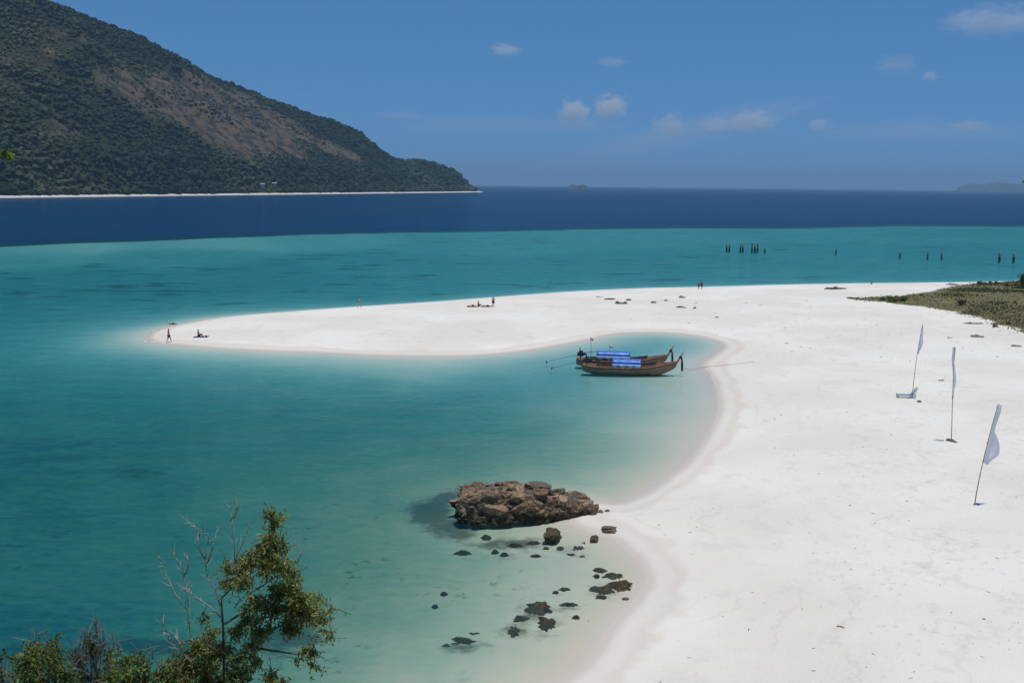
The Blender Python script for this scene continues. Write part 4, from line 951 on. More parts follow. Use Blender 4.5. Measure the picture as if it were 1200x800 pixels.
# ------------------------------------------------------------------ people on the spit
m_skin = simple_mat('tanned_skin', (.30, .17, .11), .6, .08, 5.0); m_skin2 = simple_mat('pale_skin', (.46, .29, .21), .6, .08, 5.0)
m_hair = simple_mat('dark_hair', (.02, .015, .012), .6, .2, 20.0); m_hair2 = simple_mat('brown_hair', (.09, .05, .025), .6, .2, 20.0)
def cloth_mat(nm, c): return simple_mat(nm, c, .85, .15, 10.0)
m_redc = cloth_mat('dark_red_swim_shorts', (.10, .015, .02)); m_navy = cloth_mat('navy_cloth', (.02, .025, .06)); m_black = cloth_mat('black_swimwear', (.015, .015, .018)); m_matb = cloth_mat('blue_beach_mat', (.06, .06, .22)); m_towel = cloth_mat('red_brown_towel', (.28, .12, .10)); m_grey = cloth_mat('grey_cloth', (.2, .2, .22))
def skin_mesh(name, J, E, rad, mat, parent):
    """one continuous body grown round a jointed skeleton"""
    names = list(J); idx = {k: i for i, k in enumerate(names)}
    me = bpy.data.meshes.new(name); me.from_pydata([J[k] for k in names], [(idx[a], idx[b_]) for a, b_ in E], []); me.update()
    o = bpy.data.objects.new(name, me); COL.objects.link(o)
    o.modifiers.new('skin', 'SKIN'); sv = me.skin_vertices[0].data
    for k, i in idx.items():
        r_ = rad[k]; sv[i].radius = r_ if isinstance(r_, tuple) else (r_, r_)
    sv[idx['pelvis']].use_root = True
    ss = o.modifiers.new('sub', 'SUBSURF'); ss.levels = 1; ss.render_levels = 1
    dg = bpy.context.evaluated_depsgraph_get(); m2 = bpy.data.meshes.new_from_object(o.evaluated_get(dg))
    bpy.data.objects.remove(o); bpy.data.meshes.remove(me)
    m2.name = name; m2.materials.clear(); m2.materials.append(mat)
    for p in m2.polygons: p.use_smooth = True
    r_ = bpy.data.objects.new(name, m2); return link(r_, parent)
RAD = dict(pelvis=(.155, .115), waist=(.13, .095), chest=(.165, .11), neck=.055, head0=.075, head=(.085, .10), crown=.075, sl=.055, sr=.055, el=.042, er=.042, wl=.032, wr=.032, hl=(.042, .022), hr=(.042, .022), fl=.016, fr=.016,
           hpl=.095, hpr=.095, kl=.062, kr=.062, al=.042, ar=.042, tl=(.045, .03), tr=(.045, .03))
EDG = [('pelvis', 'waist'), ('waist', 'chest'), ('chest', 'neck'), ('neck', 'head0'), ('head0', 'head'), ('head', 'crown'), ('chest', 'sl'), ('sl', 'el'), ('el', 'wl'), ('wl', 'hl'), ('hl', 'fl'), ('chest', 'sr'), ('sr', 'er'), ('er', 'wr'), ('wr', 'hr'), ('hr', 'fr'),
       ('pelvis', 'hpl'), ('hpl', 'kl'), ('kl', 'al'), ('al', 'tl'), ('pelvis', 'hpr'), ('hpr', 'kr'), ('kr', 'ar'), ('ar', 'tr')]
STAND = dict(pelvis=(0, 0, .95), waist=(0, 0, 1.12), chest=(0, 0, 1.36), neck=(0, .0, 1.5), head0=(0, -.01, 1.56), head=(0, -.02, 1.66), crown=(0, -.01, 1.74), sl=(.19, 0, 1.42), el=(.25, .03, 1.14), wl=(.26, -.05, .90), hl=(.26, -.08, .82), fl=(.255, -.10, .73),
             sr=(-.19, 0, 1.42), er=(-.25, .03, 1.14), wr=(-.26, -.05, .90), hr=(-.26, -.08, .82), fr=(-.255, -.10, .73), hpl=(.09, 0, .86), kl=(.1, -.02, .48), al=(.1, .02, .09), tl=(.11, -.14, .04), hpr=(-.09, 0, .86), kr=(-.1, -.02, .48), ar=(-.1, .02, .09), tr=(-.11, -.14, .04))
WALK = dict(STAND, kl=(.1, -.20, .52), al=(.1, -.26, .11), tl=(.1, -.42, .07), kr=(-.1, .06, .48), ar=(-.1, .30, .16), tr=(-.1, .20, .05), el=(.25, .14, 1.16), wl=(.25, .16, .92), hl=(.25, .14, .84), fl=(.25, .12, .76), er=(-.25, -.08, 1.15), wr=(-.25, -.22, .95), hr=(-.25, -.28, .88), fr=(-.25, -.33, .82))
SIT = dict(pelvis=(0, 0, .12), waist=(0, .06, .28), chest=(0, .10, .52), neck=(0, .08, .66), head0=(0, .06, .72), head=(0, .04, .82), crown=(0, .04, .90), sl=(.19, .09, .58), el=(.26, -.02, .36), wl=(.17, -.24, .36), hl=(.13, -.30, .36), fl=(.10, -.36, .35), sr=(-.19, .09, .58), er=(-.26, -.02, .36), wr=(-.17, -.24, .36), hr=(-.13, -.30, .36), fr=(-.10, -.36, .35),
           hpl=(.1, -.05, .12), kl=(.14, -.38, .42), al=(.13, -.52, .09), tl=(.13, -.68, .05), hpr=(-.1, -.05, .12), kr=(-.14, -.38, .40), ar=(-.13, -.55, .09), tr=(-.13, -.70, .05))
def lie(J):                                   # on the back, head towards +y
    return {k: (x, z - .9, .16 + y * .9) for k, (x, y, z) in J.items()}
LIE = lie(dict(STAND, tl=(.14, -.10, .03), tr=(-.14, -.10, .03), wl=(.34, 0, .92), hl=(.36, 0, .83), fl=(.37, 0, .75)))
def person(loc, rz, J, lab, skin, hair, wear=None, top=None, group='people on the sand spit', long_hair=False, sc=1.0):
    o = empty('person', loc, rz); o.scale = (sc, sc, sc)
    skin_mesh('body', J, EDG, RAD, skin, o)
    h = Vector(J['head']); c = Vector(J['crown']); d = (c - Vector(J['head0'])).normalized(); back = Vector((0, 1, 0)) if abs(d.z) > .5 else Vector((0, 0, -1))
    bm = bmesh.new(); bmesh.ops.create_icosphere(bm, subdivisions=2, radius=1)
    vs = [h + back * .012 + d * .035 + Vector((v.co.x * .098, v.co.y * .108, v.co.z * .112)) + back * max(0, -v.co.z) * .02 for v in bm.verts if True]
    fs = [tuple(q.index for q in f.verts) for f in bm.faces if (f.calc_center_median().dot(d) * .9 + f.calc_center_median().dot(back) > -.05)]; bm.free()
    mesh_obj('hair', vs, fs, hair, o, True)
    for sgn in (-1, 1):
        mb = MB(); e = h + Vector((sgn * .085, 0, 0)) - d * .02; mb.box(e, (.02, .03, .05)); mb.build('ear', skin, o)
    face = -back; f0 = h + face * .092 - d * .035
    mb = MB(); mb.add([f0 + face * .03 - d * .01, f0 + d * .03, f0 + Vector((.016, 0, 0)) - d * .015, f0 - Vector((.016, 0, 0)) - d * .015], [(0, 1, 2), (0, 3, 1), (0, 2, 3)]); mb.build('nose', skin, o)
    if wear:                                  # shorts that follow hips and thighs
        mb = MB(); P0, W_ = Vector(J['pelvis']), Vector(J['waist'])
        mb.tube([P0 + (W_ - P0) * .55, P0, P0.lerp((Vector(J['hpl']) + Vector(J['hpr'])) / 2, .9)], [.165, .185, .165], 12)
        for s_ in 'lr':
            a, k = Vector(J['hp' + s_]), Vector(J['k' + s_]); mb.tube([a, a.lerp(k, .3), a.lerp(k, .62)], [.118, .118, .105], 10)
        mb.build('shorts', wear, o, True)
    if top:
        mb = MB(); a, b_ = Vector(J['waist']), Vector(J['chest']); mb.tube([a.lerp(b_, .35), a.lerp(b_, .75), b_, b_.lerp(Vector(J['neck']), .35)], [.16, .185, .185, .12], 12); mb.build('top', top, o, True)
    return tag(o, lab, 'person', group)
def face_to(a): return a                       # bodies face -y at rotation 0
person(place(198, 401), R(75), WALK, 'person in dark red shorts walking along the wet tip of the spit', m_skin, m_hair, m_redc)
mp_ = place(236, 394.5)
mb = MB(); vs = [(-.95 + 1.9 * i / 8, -.55 + 1.1 * j / 4, .02 + .015 * math.sin(i * 2.3 + j) + (.05 if i == 8 else 0)) for i in range(9) for j in range(5)]
mt = mesh_obj('beach_mat', vs, [(i * 5 + j, (i + 1) * 5 + j, (i + 1) * 5 + j + 1, i * 5 + j + 1) for i in range(8) for j in range(4)], m_matb, None, True); mt.modifiers.new('t', 'SOLIDIFY').thickness = .02
mt.location = mp_; tag(mt, 'blue beach mat spread on the sand near the spit tip', 'mat')
person(mp_ + Vector((-.35, 0, .02)), R(80), SIT, 'person sitting with knees up on the blue mat near the spit tip', m_skin, m_hair, m_black)
v, f = CRAGS[4]; o = mesh_obj('beach_bag', v * np.array((.22, .16, .16)), f, m_navy, None, True); o.location = mp_ + Vector((.62, .05, .12)); tag(o, 'small dark bag lying on the blue beach mat', 'bag')
sw = G(203, 379); person((sw.x, sw.y, -.22), R(60), dict(lie(STAND), er=(-.5, .55, .24), wr=(-.62, .75, .30), hr=(-.66, .82, .30), fr=(-.7, .88, .3)), 'person swimming low in the pale water off the spit tip', m_skin, m_hair, m_black, group='people bathing off the spit')
person(place(421, 360.5), R(-70), WALK, 'pale person in light swimwear walking alone along the strait side of the spit', m_skin2, m_hair, None, None)
person(place(578, 359.5), R(10), STAND, 'tanned person in black shorts standing over the sunbathers', m_skin, m_hair, m_black)
gp = place(565, 359.5)
person(gp + Vector((-.6, .25, .03)), R(60), SIT, 'person sitting among the sunbathers on brown towels', m_skin, m_hair, m_black)
person(gp + Vector((-1.6, 0, .03)), R(98), LIE, 'sunbather lying flat at the seaward end of the towels', m_skin2, m_hair2, m_black)
person(gp + Vector((.9, -.1, .03)), R(85), LIE, 'sunbather lying flat between the seated and the standing person', m_skin, m_hair, m_redc)
for i, dx in enumerate((-1.6, .9)):
    vs = [(-.95 + 1.9 * a / 8, -.42 + .84 * j / 4, .02 + .02 * math.sin(a * 1.9 + j * 1.3)) for a in range(9) for j in range(5)]
    o = mesh_obj('towel', vs, [(a * 5 + j, (a + 1) * 5 + j, (a + 1) * 5 + j + 1, a * 5 + j + 1) for a in range(8) for j in range(4)], [m_towel, m_redc][i], None, True); o.modifiers.new('t', 'SOLIDIFY').thickness = .02
    o.location = gp + Vector((dx, -.05 * i, 0)); tag(o, ['brown towel under the seaward sunbather', 'red towel under the sunbather beside the standing person'][i], 'towel')
person(place(818.6, 339.2), R(150), WALK, 'person in navy shorts walking beside a companion along the strait', m_skin, m_hair2, m_navy)
person(place(822.2, 339.0), R(160), WALK, 'person in dark swimwear and top walking with a companion in navy shorts', m_skin, m_hair, m_black, m_redc)

# ------------------------------------------------------------------ dune grass (uncountable) and bushes
m_grass, n, b = new_mat('dune_grass_blades')
av = nd(n, 'ShaderNodeAttribute', attribute_name='tone').outputs['Fac']
cr = nd(n, 'ShaderNodeValToRGB'); n.links.new(av, cr.inputs[0]); q = cr.color_ramp.elements
q[0].position = 0; q[0].color = (.16, .115, .065, 1); q[1].position = 1; q[1].color = (.085, .125, .032, 1); q2_ = q.new(.5); q2_.color = (.17, .16, .065, 1)
n.links.new(cr.outputs[0], b.inputs['Base Color']); b.inputs['Roughness'].default_value = .8
gmin, gmax = GRASS.min(0), GRASS.max(0); k = 60000
qx = rng.uniform(gmin[0], 135, k); qy = rng.uniform(gmin[1], gmax[1], k)
gdv = sdf_poly(qx, qy, GRASS); den = smooth01(gdv + 9 * (fbm(qx * .12, qy * .12, 4) - .5), -1.5, 4) * (.12 + .88 * smooth01(fbm(qx * .10 + 5, qy * .10, 4), .42, .58))
ok = rng.random(k) < den; qx, qy = qx[ok], qy[ok]; qz = ground_z(qx, qy)[0]; k = len(qx)
tn = np.clip(.34 + 3.2 * (fbm(qx * .07 + 3, qy * .07, 4) - .38) + rng.normal(0, .15, k), 0, 1)
V = []; F = []; A = []
hgt_ = rng.uniform(.06, .22, k) * (1 + .6 * (tn > .6))
for t3 in range(3):
    a = rng.uniform(0, 6.28, k); w = rng.uniform(.05, .14, k); lx = rng.normal(0, .12, k); ly = rng.normal(0, .12, k)
    p0 = np.stack([qx + np.cos(a) * w, qy + np.sin(a) * w, qz - .02], 1); p1 = np.stack([qx - np.cos(a) * w, qy - np.sin(a) * w, qz - .02], 1); p2 = np.stack([qx + lx, qy + ly, qz + hgt_], 1)
    n0 = len(V) * 3 * k; V.append(np.stack([p0, p1, p2], 1).reshape(-1, 3)); F.append(np.arange(3 * k).reshape(-1, 3) + n0); A.append(np.repeat(tn, 3))
gr = fast_mesh('dune_grass', np.concatenate(V), np.concatenate(F), m_grass, {'tone': np.concatenate(A)}, smooth=False)
tag(gr, 'low brown and green dune grass on the neck of the beach', 'grass', kind='stuff')

def leaf_mat(name, dark, light, tip):
    m, n, b = new_mat(name); a = nd(n, 'ShaderNodeAttribute', attribute_name='tone').outputs['Fac']
    cr = nd(n, 'ShaderNodeValToRGB'); n.links.new(a, cr.inputs[0]); e = cr.color_ramp.elements
    e[0].position = 0; e[0].color = (*dark, 1); e[1].position = 1; e[1].color = (*tip, 1); e2 = e.new(.55); e2.color = (*light, 1)
    n.links.new(cr.outputs[0], b.inputs['Base Color']); b.inputs['Roughness'].default_value = .45; b.inputs['Specular IOR Level'].default_value = .4
    tl = nd(n, 'ShaderNodeBsdfTranslucent'); n.links.new(cr.outputs[0], tl.inputs[0]); mx = nd(n, 'ShaderNodeMixShader'); mx.inputs[0].default_value = .42
    n.links.new(b.outputs[0], mx.inputs[1]); n.links.new(tl.outputs[0], mx.inputs[2]); n.links.new(mx.outputs[0], n.nodes['Material Output'].inputs[0])
    return m
def leaves(pts, dirs, L, Wd, droop, rg):
    """folded leaves: two triangles pairs each, growing from pts along dirs"""
    k = len(pts); d = dirs / np.linalg.norm(dirs, axis=1, keepdims=True)
    d[:, 2] -= droop * rg.random(k); d /= np.linalg.norm(d, axis=1, keepdims=True)
    r_ = rg.normal(0, 1, (k, 3)); s_ = np.cross(d, r_ + np.array([0, 0, 1.5])); s_ /= np.linalg.norm(s_, axis=1, keepdims=True); nrm = np.cross(s_, d)
    l = (L * rg.uniform(.65, 1.25, k))[:, None]; w = (Wd * rg.uniform(.7, 1.2, k))[:, None]
    v = np.stack([pts, pts + d * l * .45 + s_ * w + nrm * w * .35, pts + d * l - np.array([0, 0, .12]) * l, pts + d * l * .45 - s_ * w + nrm * w * .35, pts + d * l * .5], 1)
    f = np.array([[0, 1, 4], [1, 2, 4], [0, 4, 3], [4, 2, 3]]); F = (np.arange(k)[:, None, None] * 5 + f[None]).reshape(-1, 3)
    return v.reshape(-1, 3), F
m_bark = simple_mat('grey_brown_bark', (.12, .095, .07), .9, .3, 12.0, .01); m_dead = simple_mat('bleached_dead_twigs', (.40, .37, .35), .9, .2, 15.0)
m_twg = simple_mat('grey_bare_twigs', (.22, .19, .17), .9, .25, 15.0)
m_leaf = leaf_mat('sea_shrub_leaves', (.095, .135, .030), (.215, .255, .062), (.33, .35, .10))
m_leafb = leaf_mat('bright_bush_leaves', (.052, .100, .018), (.135, .205, .036), (.24, .29, .055)); m_leafd = leaf_mat('dull_bush_leaves', (.045, .05, .022), (.085, .085, .035), (.15, .12, .06))
rgl = np.random.default_rng(21)
def crown_leaves(name, clusters, nper, L, Wd, mat, parent, droop=.5, twig=True, origin=Vector((0, 0, 0))):
    """clusters: (centre, radius) in world space; sprays of leaves along short twigs filling each cluster"""
    V, F, A = [], [], []; off = 0; tw = MB()
    for c, r_ in clusters:
        ns = max(3, int(nper * (r_ ** 2.0)))
        for _ in range(ns):
            q = rgl.normal(0, 1, 3); q /= np.linalg.norm(q); q *= r_ * rgl.random() ** .45 * np.array([1, 1, .8])
            tip = np.array(c) + q; d = q / (np.linalg.norm(q) + 1e-6) * .6 + rgl.normal(0, .5, 3); d[2] += .15; d /= np.linalg.norm(d)
            ln_ = rgl.uniform(.12, .32); st = tip - d * ln_; m_ = rgl.integers(5, 10); t = np.linspace(.15, 1, m_)[:, None]
            pts = st + d * ln_ * t; dirs = d * .8 + rgl.normal(0, .75, (m_, 3))
            v, f = leaves(pts, dirs, L, Wd, droop, rgl); V.append(v); F.append(f + off); off += len(v)
            A.append(np.repeat(np.clip(rgl.normal(.42, .2) + rgl.normal(0, .16, m_), 0, 1), 5))
            if twig and rgl.random() < .22: tw.tube([Vector(st - d * .05) - origin, Vector(tip) - origin], [.006, .003], 3, False)
    o = fast_mesh(name, np.concatenate(V) - np.array(origin), np.concatenate(F), mat, {'tone': np.concatenate(A)}, smooth=False, parent=parent)
    if twig and tw.v: tag(tw.build('twig', m_bark, parent), kind='stuff')
    return o
def wig(a, b_, n_, amp, rr):
    a, b_ = Vector(a), Vector(b_); L = (b_ - a).length
    return [a.lerp(b_, i / n_) + Vector((rr.uniform(-1, 1), rr.uniform(-1, 1), rr.uniform(-1, 1))) * amp * L * (0 if i in (0, n_) else 1) for i in range(n_ + 1)]
# --- the tree rising from the slope below the viewpoint
rr = random.Random(5)
TY = 14.0; tb = Vector((P(300, 800, TY).x, TY + .2, 0)); tb.z = gz(tb.x, tb.y) - .3
tree = empty('shrubby_tree', tb); tag(tree, 'tall airy green tree with pale dead twigs beside it, foreground slope', 'tree')
rel = lambda p: Vector(p) - tb
def Q(x, y, dy=0.0): return P(x, y, TY + dy)
fork = Q(262, 812); mb = MB()
mb.tube([rel(p) for p in [tb, tb.lerp(fork, .4) + Vector((.2, 0, 0)), tb.lerp(fork, .75) + Vector((-.1, .1, 0)), fork]], [.07, .05, .032, .022], 8); mb.build('trunk', m_bark, tree, True)
LIMBS = [[(262, 812, 0), (280, 788, .1), (300, 760, .2), (314, 742, .3), (330, 732, .4), (352, 716, .4), (372, 712, .5)], [(262, 812, 0), (264, 770, -.2), (262, 730, -.3), (258, 700, -.3), (270, 688, -.2), (288, 676, 0), (305, 650, .1), (322, 622, .1), (316, 596, .1)],
         [(300, 760, .2), (330, 764, .4), (355, 768, .6), (372, 776, .8)], [(262, 730, -.3), (285, 716, -.1), (292, 695, 0), (318, 680, .2), (335, 668, .3)], [(262, 812, 0), (240, 785, -.3), (222, 770, -.5)], [(314, 742, .3), (318, 715, .5), (335, 695, .6), (350, 690, .6)], [(264, 770, -.2), (245, 755, -.4), (238, 742, -.5)]]
for lm in LIMBS:
    pts = [rel(Q(*p)) + Vector((rr.uniform(-.02, .02), 0, rr.uniform(-.02, .02))) for p in lm]; k = len(pts)
    mb = MB(); mb.tube(pts, [.019 * (1 - .75 * i / (k - 1)) for i in range(k)], 6); mb.build('limb', m_bark, tree, True)
DEAD = [[(260, 724), (243, 708), (226, 697), (222, 690)], [(236, 770), (224, 745), (221, 728), (220, 700), (215, 676), (210, 660), (203, 646)], [(219, 714), (206, 697), (196, 676), (190, 662), (184, 648)], [(258, 710), (252, 690), (243, 674), (240, 655), (244, 634), (236, 622), (218, 609)], [(268, 690), (274, 678), (276, 664), (275, 640), (272, 615), (270, 594)], [(243, 660), (250, 640), (254, 622)], [(275, 660), (278, 650), (286, 632), (290, 622)], [(348, 660), (352, 650), (352, 644)], [(226, 778), (212, 762), (200, 752), (194, 738), (190, 730)], [(212, 762), (212, 755), (204, 744), (192, 742)], [(275, 712), (281, 702), (278, 692), (282, 676)], [(215, 676), (222, 662), (219, 650)], [(270, 610), (278, 600), (279, 594)], [(240, 655), (232, 640), (233, 628)]]
for dl in DEAD:
    dead = MB(); twl = MB()
    dy = rr.uniform(-.3, .0); pts = [rel(Q(x, y, dy)) for x, y in dl]; k = len(pts)
    dead.tube(pts, [.0095 * (1 - .72 * i / (k - 1)) for i in range(k)], 5)
    for p0, p1 in zip(pts, pts[1:]):
        for _ in range(5):
            t = rr.random(); a = p0.lerp(p1, t); d = (p1 - p0).normalized() + Vector((rr.gauss(0, .5), rr.gauss(0, .5), rr.gauss(.2, .4))); e = a + d.normalized() * rr.uniform(.06, .22)
            twl.tube([a, a.lerp(e, .5) + Vector((rr.uniform(-.02, .02), 0, rr.uniform(-.02, .02))), e], [.0045, .0035, .0018], 4, False)
    db = dead.build('dead_branch', m_dead, tree, True); tag(twl.build('dead_twig', m_dead, db, False), kind='stuff')
CL = [(317, 600, 9), (322, 612, 10), (330, 606, 6), (318, 632, 15), (308, 645, 16), (326, 640, 13), (296, 655, 17), (282, 666, 15), (268, 664, 9), (265, 682, 10), (284, 682, 12), (322, 660, 17), (336, 668, 14), (310, 668, 12), (340, 688, 17), (325, 694, 16), (355, 700, 16), (345, 712, 18), (318, 712, 16), (300, 705, 14), (292, 722, 15), (362, 718, 17), (376, 722, 11), (388, 712, 6), (384, 742, 8), (340, 732, 17), (305, 738, 15), (278, 738, 13),
      (362, 762, 10), (350, 772, 7), (370, 778, 7), (248, 742, 12), (236, 758, 15), (226, 776, 18), (246, 778, 16), (262, 760, 14), (205, 775, 12), (200, 790, 14), (282, 770, 12), (285, 790, 13), (250, 765, 13), (228, 755, 10), (214, 792, 20), (238, 797, 18), (270, 786, 15), (258, 800, 15), (318, 792, 12), (330, 798, 9), (300, 775, 10), (296, 755, 11), (372, 700, 9), (240, 722, 7)]
cl = []
for x, y, r_ in CL: cl.append((Q(x, y, rr.uniform(-.35, .55)), r_ * TY / FPX * 1.05))
crown_leaves('crown', cl, 1350, .085, .014, m_leaf, tree, .9, True, tb)
# --- bushes on the slope
def slope_bush(lab, Y, px, clusters, mat, nper, L, Wd, twigs=14, twh=.4):
    c0 = P(px, 800, Y); b0 = Vector((c0.x, Y, 0)); b0.z = gz(b0.x, b0.y) - .2
    o = empty('slope_bush', b0); r2 = random.Random(int(px)); cl = [(P(x, y, Y + r2.uniform(-.4, .6)), r_ * 1.25 * Y / FPX) for x, y, r_ in clusters]
    mb = MB()
    for c, r_ in cl:
        mb.tube([p - b0 for p in wig(b0, c, 5, .04, r2)], [.05, .042, .035, .026, .018, .008], 5)
    mb.build('stem', m_bark, o, True)
    low_ = [(b0.lerp(Vector(c), r2.uniform(.35, .8)) + Vector((r2.uniform(-.4, .4), r2.uniform(-.5, .2), 0)), r2.uniform(.35, .6)) for c, _ in cl for _k in range(2)]
    crown_leaves('crown', cl, nper, L, Wd, mat, o, .3, True, b0)
    crown_leaves('lower_foliage', low_, nper * .25, L * 1.6, Wd * 1.6, mat, o, .3, False, b0)
    tw = MB()
    for _ in range(twigs):
        c, r_ = cl[r2.randrange(len(cl))]; a = Vector(c) + Vector((r2.uniform(-1, 1) * r_, r2.uniform(-1, 1) * r_, r_ * .3)); e = a + Vector((r2.gauss(0, .2), r2.gauss(0, .1), r2.uniform(.5, 1.2))) * twh
        tw.tube([p - b0 for p in wig(a, e, 3, .06, r2)], [.008, .006, .005, .002], 4, False)
        for _k in range(3):
            f_ = a.lerp(e, r2.uniform(.3, .9)); g_ = f_ + Vector((r2.gauss(0, .12), r2.gauss(0, .08), r2.uniform(.05, .2))); tw.tube([f_ - b0, g_ - b0], [.004, .002], 3, False)
    if twigs: tag(tw.build('bare_twig', m_twg, o), kind='stuff')
    return tag(o, lab, 'bush', 'bushes on the slope below the viewpoint')
slope_bush('bright green bush at the seaward end of the foreground slope bushes', 13.0, 55, [(30, 775, 16), (45, 765, 14), (60, 770, 14), (28, 795, 18), (52, 792, 18), (72, 785, 14), (38, 758, 8), (62, 752, 7), (80, 800, 14)], m_leafb, 1300, .055, .017, 6, .22)
slope_bush('dark leafed bush almost out of sight, outermost on the foreground slope', 11.5, -14, [(-6, 768, 12), (-10, 790, 16), (4, 798, 10)], m_leafd, 620, .055, .017, 4, .25)
slope_bush('thin brownish bush full of bare twigs between two greener bushes', 14.0, 105, [(95, 768, 15), (112, 760, 14), (88, 788, 14), (118, 790, 18), (105, 752, 10), (130, 768, 13), (100, 798, 14)], m_leafd, 800, .05, .014, 40, .3)
slope_bush('yellow green bush close to the tall airy tree', 13.4, 150, [(140, 778, 14), (158, 772, 12), (150, 792, 16), (170, 792, 14), (132, 795, 12), (168, 778, 8), (186, 790, 12), (196, 800, 13)], m_leafb, 1200, .055, .016, 8, .25)
# --- a tree beside the viewpoint reaching into the picture from the left
sb = Vector((-8.4, 10.4, 0)); sb.z = gz(sb.x, sb.y) - .2; st = empty('side_tree', sb); tag(st, 'glossy green tree beside the viewpoint, one leafy tip reaching over the strait', 'tree')
tipc = P(5, 181, 11.0); mb = MB(); mb.tube([p - sb for p in [sb, Vector((-8.2, 10.3, 13)), Vector((-8.0, 10.3, 17)), Vector((-7.8, 10.4, 20.5))]], [.16, .13, .10, .06], 8); mb.build('trunk', m_bark, st, True)
mb = MB(); mb.tube([p - sb for p in wig(Vector((-8.0, 10.3, 17)), tipc - Vector((.1, 0, .03)), 6, .03, rr)], [.06, .05, .04, .03, .022, .014, .008], 6); mb.build('limb', m_bark, st, True)
cls = [(tipc, .09), (tipc + Vector((-.25, 0, .05)), .2), (tipc + Vector((-.6, .1, .15)), .35)] + [(Vector((-8.0 + rr.uniform(-1.6, .7), 10.4 + rr.uniform(-1, 1), rr.uniform(18.4, 23.0))), rr.uniform(.35, .6)) for _ in range(20)]
crown_leaves('crown', cls, 240, .075, .025, m_leafb, st, .3, True, sb)
# --- tree at the strait side of the dune, its edge just reaching the picture
bt = place(1228, 342); ft = empty('beach_tree', bt); tag(ft, 'leafy beach tree at the end of the dune grass, its edge showing', 'tree')
sc_ = bt.y / FPX; mb = MB(); mb.tube([(0, 0, -.3), (.2, 0, 6), (-.3, 0, 13), (.1, 0, 22)], [.42, .34, .24, .1], 9); mb.build('trunk', m_bark, ft, True)
cl = [(bt + Vector(((1200 - 1228) * sc_ + rr.uniform(-.6, 1.2), rr.uniform(-2, 2), rr.uniform(1.0, 3.6))), rr.uniform(.6, 1.1)) for _ in range(14)] + [(bt + Vector((rr.gauss(1.0, 2.2), rr.gauss(0, 2.2), rr.uniform(8, 25))), rr.uniform(.8, 1.6)) for _ in range(40)]
ctip = P(1201, 213, bt.y); cl.append((ctip, .5)); cl.append((ctip + Vector((.8, 0, .6)), .7))
mb = MB()
for c, r_ in cl[::3] + cl[-2:]:
    c = Vector(c) - bt; mb.tube(wig((0, 0, max(.6, c.z - 1.5)), c, 4, .05, rr), [.09, .07, .05, .035, .015], 5)
mb.build('limb', m_bark, ft, True)
crown_leaves('crown', cl, 45, .30, .10, m_leafb, ft, .5, False, bt)
# --- small bushes in the dune grass
def dune_bush(px, py, w, h, lab, mat=None):
    p = place(px, py); s_ = p.y / FPX; o = empty('dune_bush', p); r2 = random.Random(int(px)); cl = []
    for _ in range(max(5, int(w * .8))): cl.append((p + Vector((r2.uniform(-.5, .5) * w * s_, r2.uniform(-.5, .5) * w * s_ * .6, r2.uniform(.15, .75) * h * s_)), r2.uniform(.22, .38) * h * s_ + .1))
    mb = MB()
    for c, r_ in cl: mb.tube(wig((0, 0, -.1), Vector(c) - p, 3, .06, r2), [.04, .03, .02, .01], 4)
    mb.build('stem', m_bark, o)
    crown_leaves('crown', cl, 90, .17, .05, mat or m_leafb, o, .2, False, p); return tag(o, lab, 'bush', 'low bushes in the dune grass')
dune_bush(1053, 353, 24, 8, 'low spreading green bush at the tip of the dune grass'); dune_bush(1126, 357, 10, 8, 'round green bush in the middle of the dune grass', m_leafd); dune_bush(1036, 352, 10, 4, 'small green bush against the spreading one, towards the dune tip')
dune_bush(1166, 383, 4, 4, 'tiny dark bush on bare sand at the foot of the dune', m_leafd); dune_bush(1182, 380, 4, 4, 'second tiny dark bush on bare sand, nearer the dune grass', m_leafd); dune_bush(1160, 334, 26, 5, 'long low yellowish thicket along the strait side of the dune', m_leafd); dune_bush(1190, 338, 24, 6, 'brown thicket on the crest of the dune by the beach tree', m_leafd)

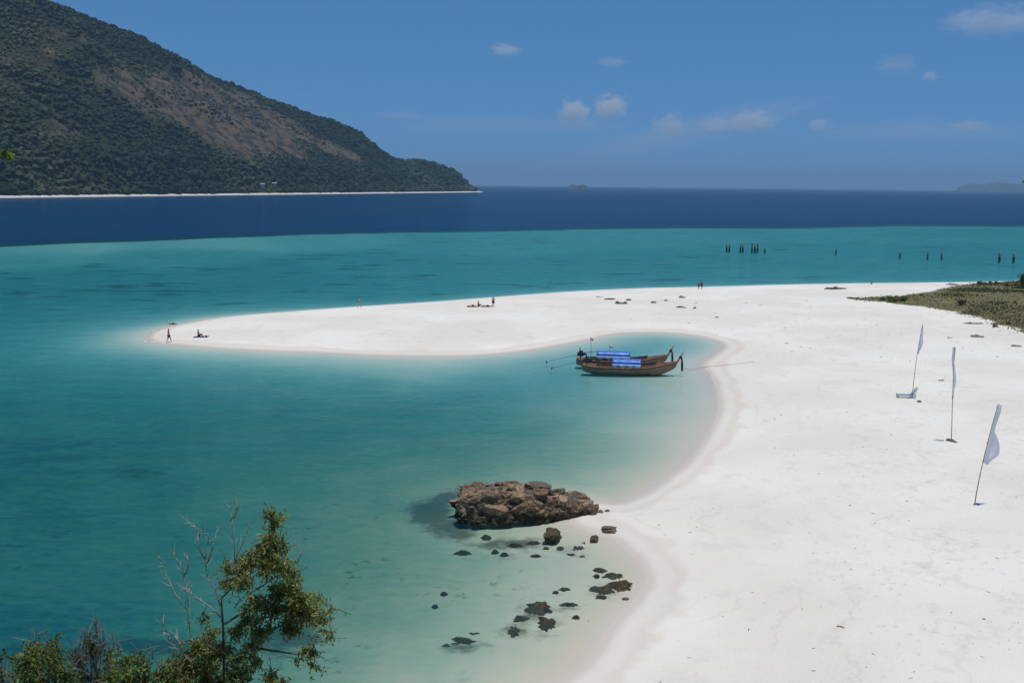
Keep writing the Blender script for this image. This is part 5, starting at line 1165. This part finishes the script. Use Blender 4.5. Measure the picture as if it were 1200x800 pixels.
# ------------------------------------------------------------------ thin foam where ripples break on the spit
m_foam = simple_mat('sea_foam', (.80, .82, .82), .6, .06, 8.0)
def foam(pts, w, lab):
    c = [G(*q, .035) for q in pts]; rr_ = random.Random(int(pts[0][0])); V_, F_ = [], []; k = 0
    for a, b_ in zip(c, c[1:]):
        n_ = max(3, int((b_ - a).length / .35))
        for i in range(n_):
            if rr_.random() < .22: continue
            p = a.lerp(b_, (i + rr_.random()) / n_); s1 = rr_.uniform(.35, 1.0) * w; s2 = s1 * rr_.uniform(.9, 2.2); d = (b_ - a).normalized(); nn = Vector((-d.y, d.x, 0)); p = p + nn * rr_.gauss(0, .3) * w
            m_ = 7; V_ += [p + Vector((0, 0, .05))] + [p + d * math.cos(6.283 * t / m_) * s2 * rr_.uniform(.7, 1.2) + nn * math.sin(6.283 * t / m_) * s1 * .5 * rr_.uniform(.7, 1.2) - Vector((0, 0, .03)) for t in range(m_)]
            F_ += [(k, k + 1 + t, k + 1 + (t + 1) % m_) for t in range(m_)]; k += m_ + 1
    o = mesh_obj('foam', V_, F_, m_foam); tag(o, lab, 'foam', kind='stuff')
foam([(166, 399.5), (176, 400.5), (186, 401)], .24, 'white foam of a ripple at the spit tip')
foam([(186, 402.6), (196, 403.6)], .16, 'small foam patch by the walking person')
foam([(248, 374.6), (268, 372), (290, 369.8)], .3, 'thin line of foam on the strait side of the spit')
foam([(482, 355.6), (500, 354.8), (520, 353.6)], .3, 'short line of foam farther along the strait side')

# ------------------------------------------------------------------ scrub covering the headland below the viewpoint
k = 1500; ux = rng.uniform(-34, 16, k); uy = rng.uniform(-7, 27, k); uz, usd, _ = ground_z(ux, uy)
ok = (uz > 1.3) & (np.hypot(ux, uy) > 2.2) & (uz > .92 * (headland(ux, uy) - .3)); ux, uy, uz = ux[ok], uy[ok], uz[ok]
room = np.clip((20.6 - .56 * np.maximum(uy, 0)) - uz, .3, 4.0); V, F, A = [], [], []; off = 0
for x_, y_, z_, rm in zip(ux, uy, uz, room):
    m_ = 90; h_ = min(rm * .45, rng.uniform(.3, 1.0)); q = rng.normal(0, 1, (m_, 3)); q /= np.linalg.norm(q, axis=1, keepdims=True)
    pts = np.array([x_, y_, z_]) + q * np.array([.95, .95, h_]) * rng.random((m_, 1)) ** .4; pts[:, 2] = np.maximum(pts[:, 2], z_ + .02)
    v, f = leaves(pts, q + rng.normal(0, .5, (m_, 3)), .16, .05, .3, rng); V.append(v); F.append(f + off); off += len(v); A.append(np.repeat(np.clip(rng.normal(rng.uniform(.15, .5), .15, m_), 0, 1), 5))
scr = fast_mesh('headland_scrub', np.concatenate(V), np.concatenate(F), m_leafb, {'tone': np.concatenate(A)}, smooth=False)
tag(scr, 'dense low scrub covering the headland slope', 'scrub', kind='stuff')
